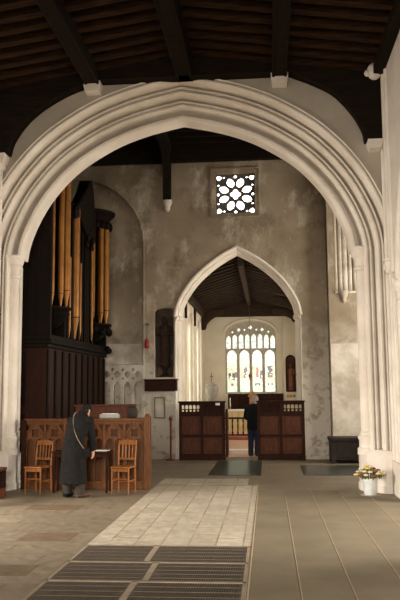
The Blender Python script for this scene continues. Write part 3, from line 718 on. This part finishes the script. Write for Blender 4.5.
t = thing('wooden_chest', 'long black-brown wooden chest against the wall behind the right pier', 'chest', (2.1, 18.38, 0))
MB().box(-.65, .75, -.3, .35, .08, .52, .012).build('body', BLACKWOOD, t); MB().box(-.68, .78, -.34, .37, .52, .60, .015).build('lid', BLACKWOOD, t)
for x in (-.6, .7):
    for y_ in (-.25, .3): MB().box(x - .05, x + .05, y_ - .05, y_ + .05, 0, .09).build('foot', BLACKWOOD, t)
MB().box(-.5, -.05, -.312, -.298, .14, .46, .008).box(.1, .6, -.312, -.298, .14, .46, .008).build('panel', BLACKWOOD, t)

# ------------------------------------------------------------------ organ in the left arch
og = thing('pipe_organ', 'tall dark pipe organ with gilded pipes behind the left pier', 'organ', (-4.19, 16.5, 0), -.035)
OX, OY = -4.1, 16.5
OF = -4.08
def L(x, y, z): return (x - OX, y - OY, z)
def obox(mb, x0, x1, y0, y1, z0, z1, bev=.01): return mb.box(x0 - OX, x1 - OX, y0 - OY, y1 - OY, z0, z1, bev)
lo = MB(); obox(lo, -6.6, -4.13, 14.32, 18.85, 0, 2.62); lo.build('lower_case', ORGANPANEL, og)
pm = MB()
yk = 14.36
while yk < 18.75:
    obox(pm, -4.135, -4.095, yk, yk + .10, .1, 2.55); yk += .485
obox(pm, -4.14, -4.08, 14.32, 18.85, 0, .18); obox(pm, -4.14, -4.08, 14.32, 18.85, 1.05, 1.15)
pm.build('stiles', ORGANWOOD, og)
im = MB()
for k, (dx, z0, z1) in enumerate(((0.0, 2.58, 2.66), (.06, 2.66, 2.74), (.03, 2.74, 2.84))): obox(im, -6.6, -4.07 + dx, 14.27, 18.9, z0, z1, .015)
im.build('impost', ORGANWOOD, og)
up_ = MB(); obox(up_, -6.5, -4.32, 14.32, 18.8, 2.8, 5.9)
for yk in (14.36, 15.3, 15.5, 15.78, 16.32, 16.55, 16.8, 16.95, 17.08, 17.45, 18.7): obox(up_, -4.34, -4.05, yk - .05, yk + .05, 2.8, 5.85)
up_.build('upper_case', ORGANWOOD, og)
wp = MB()
for z0, z1 in ((.3, 1.3), (1.45, 2.5), (3.0, 4.2), (4.35, 5.7)):
    for x0 in (-5.9, -5.15): wp.box(x0 - OX, x0 + .62 - OX, 14.29 - OY, 14.33 - OY, z0, z1, .01)
wp.build('end_panel', ORGANWOOD, og)
def tower(yc, r, z0, zt, n_, name):
    c = MB().rings([[(-4.26 - OX + rr * math.sin(a) * 1.0, yc - OY + rr * math.cos(a), z) for a in [PI * k / 14 for k in range(15)]] for rr, z in
        ((r * .25, z0 - .42), (r * .5, z0 - .36), (r * .8, z0 - .22), (r * 1.0, z0 - .16), (r * 1.06, z0 - .12), (r * .98, z0 - .06), (r * 1.12, z0 - .02), (r * 1.12, z0 + .02))])
    c.build('tower_corbel', ORGANWOOD, og, True)
    c = MB().rings([[(-4.26 - OX + rr * math.sin(a), yc - OY + rr * math.cos(a), z) for a in [PI * k / 14 for k in range(15)]] for rr, z in
        ((r * 1.0, zt), (r * 1.02, zt + .12), (r * .98, zt + .16), (r * 1.06, zt + .22), (r * 1.16, zt + .27), (r * 1.28, zt + .31), (r * 1.30, zt + .37), (r * 1.1, zt + .40))])
    c.build('tower_cornice', ORGANWOOD, og, True)
    cr_ = MB()
    for k in range(9):
        a = PI * (k + .5) / 9
        cr_.ball((-4.26 - OX + r * 1.0 * math.sin(a), yc - OY + r * 1.0 * math.cos(a), zt + .02), .07, 1, 1, 1.5, 8)
    cr_.build('pipe_shade', ORGANWOOD, og, True)
def pipe(x, y_, z0, z1, r):
    p = MB().lathe([(r, z0 + r * 4.5), (r, z1)], L(x, y_, 0), 14).build('pipe', PIPE, og, True)
    MB().lathe([(r * .25, z0), (r * .55, z0 + r * 2), (r, z0 + r * 4.4)], L(x, y_, 0), 14).build('pipe_foot', PIPE, p, True)
    MB().lathe([(r * 1.06, z0 + r * 4.4), (r * 1.06, z0 + r * 4.6)], L(x, y_, 0), 14).build('mouth_band', ORGANWOOD, p)
tower(15.0, .36, 3.42, 6.3, 5, 'A'); tower(18.1, .44, 3.34, 5.78, 5, 'C')
for yc, r, z0, zt in ((15.0, .31, 3.44, 6.4), (18.1, .36, 3.36, 5.85)):
    for k in range(5):
        a = PI * (k + .5) / 5
        pipe(-4.26 + r * math.sin(a), yc + r * math.cos(a), z0, zt, .058 if k != 2 else .075)
for y_, r, z1 in ((15.62, .045, 4.6), (16.04, .105, 5.75), (16.42, .045, 4.6)): pipe(-4.08, y_, 2.86, z1, r)
for y_, r in ((17.26, .034),): pipe(-4.03, y_, 2.9, 5.2, r)
ped = MB()
ped.prism([(15.7, 5.46), (16.04, 5.58), (16.35, 5.45), (16.6, 5.3), (17.4, 5.3), (17.4, 5.95), (17.25, 6.15), (17.15, 6.5), (17.02, 6.68), (16.85, 6.64), (16.6, 6.32), (16.25, 5.98), (15.7, 5.72)], lambda a, b, d: (d - OX, a - OY, b), -4.24, -3.98)
for k in range(6): ped.ball(L(-3.99, 15.75 + k * .17, 5.66 + k * .13), .08, .6, 1, 1.2, 8)
for k in range(5): ped.ball(L(-4.0, 16.7 + k * .13, 5.1 + .18 * (k % 3)), .08, .7, 1, 1.2, 8)
ped.build('carved_pediment', ORGANWOOD, og, True)
for k in range(8):
    a = PI * k / 7
    MB().ball((-4.26 - OX + .43 * math.sin(a), 18.1 - OY + .43 * math.cos(a), 3.22 - .06 * (k % 2)), .085, 1, 1, 1.2, 8).build('carved_boss', ORGANWOOD, og, True)
for p in ((-3.98, 18.6, 2.78), (-3.97, 18.72, 2.74)): MB().ball(L(*p), .075).build('carved_boss', ORGANWOOD, og, True)

# desk behind the carved front
t = thing('choir_desk', 'plain reddish-brown wooden desk back behind the carved oak partition', 'desk', (-3.0, 15.1, 0))
MB().box(-.9, .33, 0, .05, 0, 1.42, .008).build('back_board', DESKWOOD, t); MB().box(-.93, .36, -.03, .09, 1.42, 1.46, .008).build('capping', DESKWOOD, t)
st_ = MB()
for k in range(9): st_.box(-.86 + k * .145, -.835 + k * .145, -.012, 0, .1, 1.40)
st_.build('battens', DESKWOOD, t); MB().box(-.9, .33, -.28, -.0, .80, .83, .006).build('book_ledge', DESKWOOD, t)
for x in (-.88, .29): MB().box(x, x + .04, -.28, .0, 0, .80, .006).build('bracket', DESKWOOD, t)

# carved choir front with tracery
SX0, SX1, SY = -4.36, -2.19, 13.36
t = thing('carved_partition', 'carved oak partition with a row of pointed tracery arches', 'partition', (SX0, SY, 0))
W = SX1 - SX0
MB().box(0, W, .075, .10, .05, 1.16).build('back_panel', OAK, t)
MB().box(-.02, W + .06, -.05, .14, 1.19, 1.24, .01).box(-.0, W + .04, -.03, .10, 1.15, 1.19, .008).build('top_rail', OAK, t)
MB().box(0, W, -.03, .09, 0, .13, .01).build('bottom_rail', OAK, t)
nb = 6; bw = W / nb; th = []
for k in range(nb):
    c = bw * (k + .5); h2 = bw / 2 - .022
    th.append(lancet(c - h2 / 2, h2 / 2 - .012, .14, .80, .885, 5)); th.append(lancet(c + h2 / 2, h2 / 2 - .012, .14, .80, .885, 5))
    th.append(foil(c, .985, .082, 4, PI / 4, 24, .4))
    th.append([(c - h2, .89), (c - h2, .86), (c - h2 * .78, .93), (c - h2 * .62, 1.0), (c - h2 * .72, 1.0), (c - h2 * .92, .94)])
    th.append([(c + h2, .89), (c + h2, .86), (c + h2 * .78, .93), (c + h2 * .62, 1.0), (c + h2 * .72, 1.0), (c + h2 * .92, .94)])
    th.append([(c - h2, 1.13), (c - h2, 1.0), (c - h2 * .72, 1.06), (c - h2 * .4, 1.13)]); th.append([(c + h2, 1.13), (c + h2, 1.0), (c + h2 * .72, 1.06), (c + h2 * .4, 1.13)])
MB().panel(rect(0, W, .12, 1.16), th, XZ, -.022, .03).build('tracery', OAK, t)
for k in range(nb + 1):
    MB().box(bw * k - .018, bw * k + .018, -.04, .03, .12, 1.16, .006).build('mullion', OAK, t)
    if k < nb:
        c = bw * (k + .5); h2 = bw / 2 - .02
        MB().tube([(c + a, -.022, z) for a, z in catmull([(-h2, .80), (-h2 * .85, .93), (-h2 * .5, 1.05), (0, 1.13), (h2 * .5, 1.05), (h2 * .85, .93), (h2, .80)], 3)], .014, 6).build('arch_rib', OAK, t, True)
MB().box(W - .01, W + .10, -.06, .12, 0, 1.27, .012).ball((W + .045, .03, 1.28), .05, 1, 1, .7).build('end_post', OAK, t)
MB().box(-.06, .03, -.06, .12, 0, 1.22, .012).prism([(-.06, .80), (-.10, .86), (-.06, .95), (-.11, 1.05), (-.06, 1.15)], lambda a, b, d: (a, d, b), -.05, .10).build('end_post', DARKOAK, t)
t = thing('leaflet_box', 'pale grey box of leaflets on the carved oak partition', 'box', (-2.83, SY + .03, 1.241))
MB().panel(rect(-.17, .17, -.06, .09), [rect(-.16, .16, -.05, .08)], XY, 0, .075).build('box', GREYBOX, t); MB().box(-.135, .135, -.045, .075, .0, .085, .004).build('leaflets', PAPER, t)
t = thing('black_case', 'small rounded black case standing on the carved partition near its end post', 'case', (-2.42, 13.4, 1.241))
t.location = (-2.42, SY + .03, 1.241)
MB().box(-.09, .09, -.06, .06, 0, .20, .04).build('case_body', BLACKWOOD, t, True); MB().tube([(-.05, 0, .19), (-.03, 0, .235), (.03, 0, .235), (.05, 0, .19)], .01, 6).build('handle', BLACKWOOD, t, True)

# ------------------------------------------------------------------ chairs
def chair(label, loc, rz):
    t = thing('wooden_chair', label, 'chair', loc, rz, 'wooden chairs before the carved partition')
    w = .175
    MB().box(-.20, .20, -.20, .17, .44, .47, .012).build('seat', OAKLIGHT, t)
    for s in (-1, 1):
        MB().tube([(s * .172, -.175, 0), (s * .172, -.17, .44)], [.015, .019], 8).build('leg', OAKLIGHT, t, True)
        MB().tube([(s * .175, .20, 0), (s * .175, .175, .44), (s * .178, .20, .65), (s * .182, .245, .90)], [.015, .019, .018, .015], 8).build('leg', OAKLIGHT, t, True)
        MB().tube([(s * .172, -.17, .22), (s * .175, .185, .22)], .011, 6).build('stretcher', OAKLIGHT, t, True)
    MB().box(-.172, .172, -.185, -.165, .385, .435, .004).build('apron', OAKLIGHT, t)
    MB().tube([(-.172, -.172, .26), (.172, -.172, .26)], .011, 6).build('stretcher', OAKLIGHT, t, True)
    MB().tube([(-.175, .187, .18), (.175, .187, .18)], .011, 6).build('stretcher', OAKLIGHT, t, True)
    r = MB().panel([(-.19, .82), (.19, .82), (.19, .88), (.10, .905), (0, .915), (-.10, .905), (-.19, .88)], [], XZ, .222, .246); r.build('top_rail', OAKLIGHT, t)
    MB().box(-.18, .18, .19, .212, .56, .60, .004).build('cross_rail', OAKLIGHT, t)
    for k in range(4):
        x = -.105 + k * .07
        MB().tube([(x, .20, .59), (x, .236, .84)], [.014, .014], 6, .55).build('slat', OAKLIGHT, t, True)
    return t
c1 = chair('light oak slat-backed chair beside the white pier', (-3.955, 12.84, 0), -.26); c1.scale = (.86, .92, .97)
c2 = dup(c1, (-2.475, 12.85, 0), -.16, 'light oak slat-backed chair right of the person in the long coat')

# reading table the visitor leans over
t = thing('reading_table', 'narrow dark reading table behind the person in the long coat', 'table', (-3.22, 12.98, 0))
MB().box(-.50, .50, -.17, .18, .675, .70, .006).build('tabletop', DARKOAK, t)
MB().box(-.46, .46, -.14, .15, .60, .675).build('apron', DARKOAK, t)
for x in (-.46, .46):
    for y_ in (-.13, .14): MB().lathe([(.018, 0), (.022, .06), (.016, .12), (.02, .35), (.024, .55), (.022, .60)], (x, y_, 0), 8).build('leg', DARKOAK, t, True)
o = MB().box(-.12, .12, -.09, .09, 0, .012, .003).build('papers', PAPER, None, loc=(-2.87, 12.93, .7015)); o.rotation_euler = (0, 0, -.15)
tag(o, 'white open papers on the reading table near the hand of the person', 'papers')

# bench at the left edge
t = thing('wooden_bench', 'corner of a brown wooden bench cut off at the left edge', 'bench', (-4.60, 12.0, 0))
MB().box(-.15, .20, -.9, .55, .42, .47, .01).build('seat', DESKWOOD, t); MB().box(-.14, .19, .48, .53, 0, .43, .008).build('bench_end', ORGANPANEL, t); MB().box(-.14, .19, -.88, -.83, 0, .43, .008).build('bench_end', ORGANPANEL, t)
o = MB().box(0, .26, -.35, .0, 0, .15, .015).build('footstool', DESKWOOD, None, loc=(-4.62, 12.45, 0)); tag(o, 'low reddish wooden footstool under the bench end at the left edge', 'stool')
o.location = (-4.63, 12.42, 0)

# ------------------------------------------------------------------ flower pot at the right pier
t = thing('flower_pot', 'white glazed pot of flowers at the foot of the right pier', 'flower pot', (1.635, 12.70, 0))
MB().lathe([(.092, 0), (.102, .015), (.108, .12), (.115, .22), (.118, .265), (.110, .28), (.105, .262), (.10, .20), (.02, .19)], n=20).build('pot_body', POTM, t, True)
o = MB().lathe([(.16, .0), (.17, .008), (.165, .016), (.10, .014)], n=20).build('saucer', mottled('stone saucer', (.42, .36, .27), (.34, .29, .21), 9, .8), t, True)
def flower(label, mat, loc, lean):
    t = thing('cut_flower', label, 'flower', loc, 0, 'cut flowers in the white pot')
    h = lean[2]
    MB().tube([(0, 0, 0), (lean[0] * .22, lean[1] * .22, h * .55), (lean[0], lean[1], h)], .004, 5).build('stem', LEAF, t)
    b = MB()
    for k in range(6):
        a = 2 * PI * k / 6
        b.ball((lean[0] + .022 * math.cos(a), lean[1] + .022 * math.sin(a), h + .005), .020, 1, 1, .75, 6)
    b.ball((lean[0], lean[1], h + .012), .021, 1, 1, .8, 6)
    b.build('bloom', mat, t, True)
    lf = MB()
    for q in (.72, .88):
        lf.ball((lean[0] * q * .8 + .012, lean[1] * q * .8, h * q), .024, .5, .9, 1.5, 6)
    lf.build('leaf', LEAF, t, True)
    return t
cnt = 0
for ring, n, rr, hh in ((0, 5, .06, .235), (1, 10, .145, .20), (2, 14, .225, .135)):
    for k in range(n):
        a = 2 * PI * (k + .35 * ring) / n + random.uniform(-.05, .05)
        kind = random.choice(['y', 'c', 'c', 'm', 'c', 'y'])
        lb, m_ = {'y': ('yellow cut flower among the bunch in the white pot', YEL), 'c': ('cream cut flower among the bunch in the white pot', CRM), 'm': ('maroon cut flower among the bunch in the white pot', MAR)}[kind]
        r_ = rr + random.uniform(-.012, .012)
        bx, by = .03 * math.cos(a), .03 * math.sin(a)
        flower(lb, m_, (1.635 + bx, 12.70 + by, .195), (r_ * math.cos(a) - bx, r_ * math.sin(a) * .9 - by, hh + random.uniform(-.02, .03)))

# ------------------------------------------------------------------ people
def skin_obj(name, V, E, R, mat, parent, sub=2):
    me = bpy.data.meshes.new(name); me.from_pydata(V, E, [])
    o = bpy.data.objects.new(name, me); COL.objects.link(o)
    md = o.modifiers.new('s', 'SKIN'); md.use_smooth_shade = True
    for i, v in enumerate(me.skin_vertices[0].data):
        r = R[i]; v.radius = r if hasattr(r, '__len__') else (r, r); v.use_root = (i == 0)
    ss = o.modifiers.new('u', 'SUBSURF'); ss.levels = ss.render_levels = sub
    dg = bpy.context.evaluated_depsgraph_get(); dg.update()
    m2 = bpy.data.meshes.new_from_object(o.evaluated_get(dg)); bpy.data.objects.remove(o)
    m2.name = name; m2.materials.clear(); m2.materials.append(mat)
    ob = bpy.data.objects.new(name, m2); COL.objects.link(ob); ob.parent = parent
    for p in m2.polygons: p.use_smooth = True
    return ob

def figure(t, J, skin):
    """J: joint positions in the person's own frame (forward +y). One continuous skinned body with hands and fingers."""
    V, E, R = [], [], []
    def add(p, r, prev=None):
        V.append(tuple(p)); R.append(r)
        if prev is not None: E.append((prev, len(V) - 1))
        return len(V) - 1
    hip = add(J['hip'], (.14, .10)); w_ = add(J['waist'], (.13, .095), hip); ch = add(J['chest'], (.15, .11), w_); nk0 = add(J['neck'], .062, ch)
    hd = Vector(J['head']); f = Vector(J['look']).normalized(); upv = (hd - Vector(J['neck'])).normalized(); sd = f.cross(upv).normalized()
    nk = add(Vector(J['neck']) * .45 + hd * .55 - f * .012 - upv * .03, .056, nk0)
    h1 = add(hd - upv * .035 + f * .008, (.072, .082), nk); h2 = add(hd + upv * .05, (.076, .09), h1)
    for s, k in ((-1, 'l'), (1, 'r')):
        sh = add(J['sh' + k], .058, ch); el = add(J['el' + k], .043, sh); wr = add(J['wr' + k], .029, el)
        a = (Vector(J['wr' + k]) - Vector(J['el' + k])).normalized()
        pd = Vector(J['palm' + k]).normalized(); sidev = a.cross(pd).normalized() * (1 if True else -1)
        wv = Vector(J['wr' + k]); pm_ = add(wv + a * .055, (.036, .022), wr)
        for i, ln in enumerate((.070, .080, .074, .058)):
            off = sidev * (.027 - .018 * i)
            b0 = add(wv + a * .088 + off, .0095, pm_); b1 = add(wv + a * (.088 + ln * .5) + off * 1.1 + pd * .010, .0088, b0); add(wv + a * (.088 + ln * .85) + off * 1.1 + pd * .032, .0075, b1)
        tb = add(wv + a * .045 + sidev * .042 + pd * .012, .011, pm_); add(wv + a * .085 + sidev * .052 + pd * .03, .009, tb)
        hp = add(J['hp' + k], (.085, .085), hip); kn = add(J['kn' + k], .058, hp); an = add(J['an' + k], .04, kn); add(J['toe' + k], (.036, .028), an)
    body = skin_obj('body', V, E, R, skin, t)
    # face: nose, brows, ears, eyes follow the head
    fc = MB()
    c = hd + f * .082
    fc.ball(c + f * .016 - upv * .012, .016, .8, .8, 1.3, 8)
    fc.ball(c - f * .006 - upv * .055, .022, 1.1, .5, .3, 8)
    for s in (-1, 1): fc.ball(hd + sd * s * .078 - f * .008 - upv * .008, .026, .45, .8, 1.2, 8)
    fc.build('face', skin, t, True)
    ey = MB()
    for s in (-1, 1): ey.ball(c - f * .006 + sd * s * .031 + upv * .012, .011, 1, 1, .8, 8)
    ey.build('eyes', EYEM, t, True)
    return hd, f, upv, sd

def ell(c, rx, ry, ax, ay, n=24, wob=0, ph=0):
    c, ax, ay = Vector(c), Vector(ax), Vector(ay)
    return [c + ax * rx * (1 + wob * math.sin(5 * a + ph)) * math.cos(a) + ay * ry * (1 + wob * math.sin(5 * a + ph)) * math.sin(a) for a in [2 * PI * k / n for k in range(n)]]

def hair_cap(t, hd, f, upv, sd, mat, back=.0):
    h = MB()
    Mx = Matrix(((sd.x, f.x, upv.x, 0), (sd.y, f.y, upv.y, 0), (sd.z, f.z, upv.z, 0), (0, 0, 0, 1)))
    h.ball(hd + upv * .045 - f * .016, .098, .92, 1.02, .90, 14, Mx)
    h.ball(hd - f * .042 - upv * .02, .085, .95, .8, 1.0, 12, Mx)
    h.build('hair', mat, t, True)

# person in the long coat, bending over the table
p1 = thing('person', 'person in a long charcoal coat stooping over the reading table, strap across the back', 'person', (-3.19, 12.34, 0), -.34)
ax = Vector((1, 0, 0))
J = dict(hip=(0, -.03, .86), waist=(0, .02, 1.0), chest=(0, .13, 1.17), neck=(0, .23, 1.31), head=(0.01, .315, 1.385), look=(.08, .75, -.62),
         shl=(-.17, .16, 1.22), ell=(-.23, .32, 1.0), wrl=(-.29, .52, .87), palml=(0, .3, -1),
         shr=(.17, .16, 1.22), elr=(.205, .19, .97), wrr=(.185, .255, .745), palmr=(-1, 0, 0),
         hpl=(-.09, -.03, .82), knl=(-.10, .01, .46), anl=(-.12, -.04, .09), toel=(-.13, .07, .045),
         hpr=(.09, -.03, .82), knr=(.10, .02, .46), anr=(.12, -.02, .09), toer=(.145, .085, .045))
hd, f, upv, sd = figure(p1, J, SKIN)
hair_cap(p1, hd, f, upv, sd, HAIRD)
lean = Vector((0, .62, .78)).normalized(); perp = Vector((0, .78, -.62)).normalized()
coat = MB()
secs = [((0, -.035, .235), .245, .19, 0), ((0, -.035, .40), .228, .175, 0), ((0, -.035, .62), .205, .165, 0), ((0, -.03, .82), .195, .16, 0), ((0, .0, .95), .188, .150, .25), ((0, .06, 1.06), .198, .148, .5),
        ((0, .12, 1.16), .212, .145, .6), ((0, .165, 1.235), .20, .125, .65), ((0, .20, 1.285), .135, .10, .7), ((0, .225, 1.315), .085, .08, .7), ((0, .24, 1.345), .078, .076, .7)]
rs = []
for c, rx, ry, ln in secs:
    ayv = Vector((0, math.cos(ln), -math.sin(ln)))
    rs.append(ell(c, rx, ry, ax, ayv, 28, .035 if c[2] < .7 else .012, c[2] * 2))
coat.rings(rs)
def sleeve(mb, a, b, c, r):
    a, b, c = Vector(a), Vector(b), Vector(c)
    mb.ball(a + Vector((0, -.004, .006)), .086, 1, 1, .95, 14)
    mb.tube([Vector((a.x * .35, a.y, a.z + .015)), Vector((a.x * .75, a.y, a.z + .012)), a], [.07, .082, .08], 12)
    mb.tube([a - (b - a) * .05, a, a.lerp(b, .5), b, b.lerp(c, .5), c], [r * .85, r * 1.12, r * 1.05, r, r * .9, r * .82], 12)
sleeve(coat, J['shl'], J['ell'], J['wrl'], .066); sleeve(coat, J['shr'], J['elr'], J['wrr'], .066)
coat.build('coat', COATM, p1, True)
MB().rings([ell((0, .222, 1.318), .088, .083, ax, (0, .75, -.66)), ell((0, .245, 1.355), .083, .08, ax, (0, .75, -.66)), ell((0, .25, 1.36), .07, .068, ax, (0, .75, -.66))]).build('collar', COATM, p1, True)
for s, k in ((-1, 'l'), (1, 'r')):
    MB().tube([J['hp' + k], J['kn' + k], Vector(J['an' + k]) + Vector((0, 0, -.03))], [.10, .085, .078], 12).build('trouser_leg', TROUSER, p1, True)
    a_, b_ = Vector(J['an' + k]), Vector(J['toe' + k]); d_ = (b_ - a_); d_.z = 0; d_.normalize()
    c_ = Vector((a_.x, a_.y, 0))
    MB().tube([c_ - d_ * .07 + Vector((0, 0, .045)), c_ + Vector((0, 0, .05)), c_ + d_ * .09 + Vector((0, 0, .04)), c_ + d_ * .17 + Vector((0, 0, .032)), c_ + d_ * .21 + Vector((0, 0, .028))], [.034, .044, .042, .036, .02], 12).box(-.001, .001, -.001, .001, 0, .001).build('shoe', LEATHER if s > 0 else BLACKCLOTH, p1, True)
# shoulder strap runs from the left shoulder across the back to the bag at the right hip
sp = [(-.095, .215, 1.37), (-.095, .125, 1.36), (-.055, .025, 1.255), (.02, -.062, 1.12), (.10, -.115, 1.0), (.165, -.11, .89), (.205, -.04, .79)]
for _ in range(2):
    q_ = [Vector(sp[0])]
    for a_, b_ in zip(sp, sp[1:]): q_ += [Vector(a_).lerp(Vector(b_), .25), Vector(a_).lerp(Vector(b_), .75)]
    sp = q_ + [Vector(sp[-1])]
MB().tube(sp, .016, 8, .45).build('strap', TANSTRAP, p1, True)
MB().box(-.03, .03, -.08, .08, -.08, .08, .025, Matrix.Translation((.205, .02, .72)) @ Matrix.Rotation(.15, 4, 'Y')).build('shoulder_bag', BLACKCLOTH, p1, True)

# person standing in the screen doorway
p2 = thing('person', 'person in a black jacket and dark blue jeans standing in the screen doorway', 'person', (-.385, 20.05, 0), -.35)
J = dict(hip=(0, 0, .86), waist=(0, .0, 1.0), chest=(0, .02, 1.2), neck=(0, .06, 1.36), head=(0, .12, 1.445), look=(.1, .85, -.45),
         shl=(-.18, .02, 1.27), ell=(-.235, .02, 1.02), wrl=(-.17, .2, .92), palml=(1, 0, 0),
         shr=(.18, .02, 1.27), elr=(.235, .02, 1.02), wrr=(.17, .2, .92), palmr=(-1, 0, 0),
         hpl=(-.085, 0, .82), knl=(-.09, .01, .46), anl=(-.09, -.02, .09), toel=(-.10, .13, .04),
         hpr=(.085, 0, .82), knr=(.09, .01, .46), anr=(.09, -.02, .09), toer=(.10, .13, .04))
hd, f, upv, sd = figure(p2, J, SKIN)
hair_cap(p2, hd, f, upv, sd, HAIRG)
jk = MB(); rs = []
for c, rx, ry in (((0, 0, .70), .185, .145), ((0, 0, .76), .19, .15), ((0, 0, .95), .185, .145), ((0, .01, 1.1), .20, .145), ((0, .02, 1.22), .215, .14), ((0, .03, 1.30), .19, .115), ((0, .045, 1.34), .11, .09), ((0, .06, 1.375), .075, .075)):
    rs.append(ell(c, rx, ry, ax, (0, 1, 0), 24, .015, c[2]))
jk.rings(rs); sleeve(jk, J['shl'], J['ell'], J['wrl'], .066); sleeve(jk, J['shr'], J['elr'], J['wrr'], .066)
jk.build('jacket', BLACKCLOTH, p2, True)
for s, k in ((-1, 'l'), (1, 'r')):
    MB().tube([J['hp' + k], J['kn' + k], Vector(J['an' + k]) + Vector((0, 0, -.04))], [.105, .08, .068], 12).build('jeans_leg', DENIM, p2, True)
    c_ = Vector(J['an' + k]); c_.z = 0
    MB().tube([c_ + Vector((0, -.07, .045)), c_ + Vector((0, 0, .05)), c_ + Vector((0, .1, .04)), c_ + Vector((0, .19, .03))], [.034, .043, .04, .022], 12).build('shoe', SHOE, p2, True)

# ------------------------------------------------------------------ light
w = bpy.data.worlds.new('World'); S.world = w; w.use_nodes = True
bg = w.node_tree.nodes['Background']; bg.inputs['Color'].default_value = (1.0, .90, .79, 1); bg.inputs['Strength'].default_value = .42
def area(name, loc, rot, sx, sy, power, col=(1, .915, .81), spread=180):
    l = bpy.data.lights.new(name, 'AREA'); l.shape = 'RECTANGLE'; l.size = sx; l.size_y = sy; l.energy = power; l.color = col; l.spread = math.radians(spread)
    o = bpy.data.objects.new(name, l); COL.objects.link(o); o.location = loc; o.rotation_euler = rot
    return o
area('daylight_south_aisle_window', (6.0, 9.0, 2.6), (0, math.radians(55), math.radians(-14)), 1.8, 3, 230, spread=125)
area('daylight_north_aisle_window', (-8.8, 9.0, 2.6), (0, math.radians(-55), math.radians(14)), 1.8, 3, 330, spread=125)
area('daylight_west_window', (-.6, -3.8, 3.6), (math.radians(72), 0, 0), 3.0, 3.0, 150, spread=75)
S.view_settings.view_transform = 'Standard'; S.view_settings.look = 'None'; S.view_settings.gamma = 1; S.view_settings.exposure = .8
S.view_settings.use_curve_mapping = False
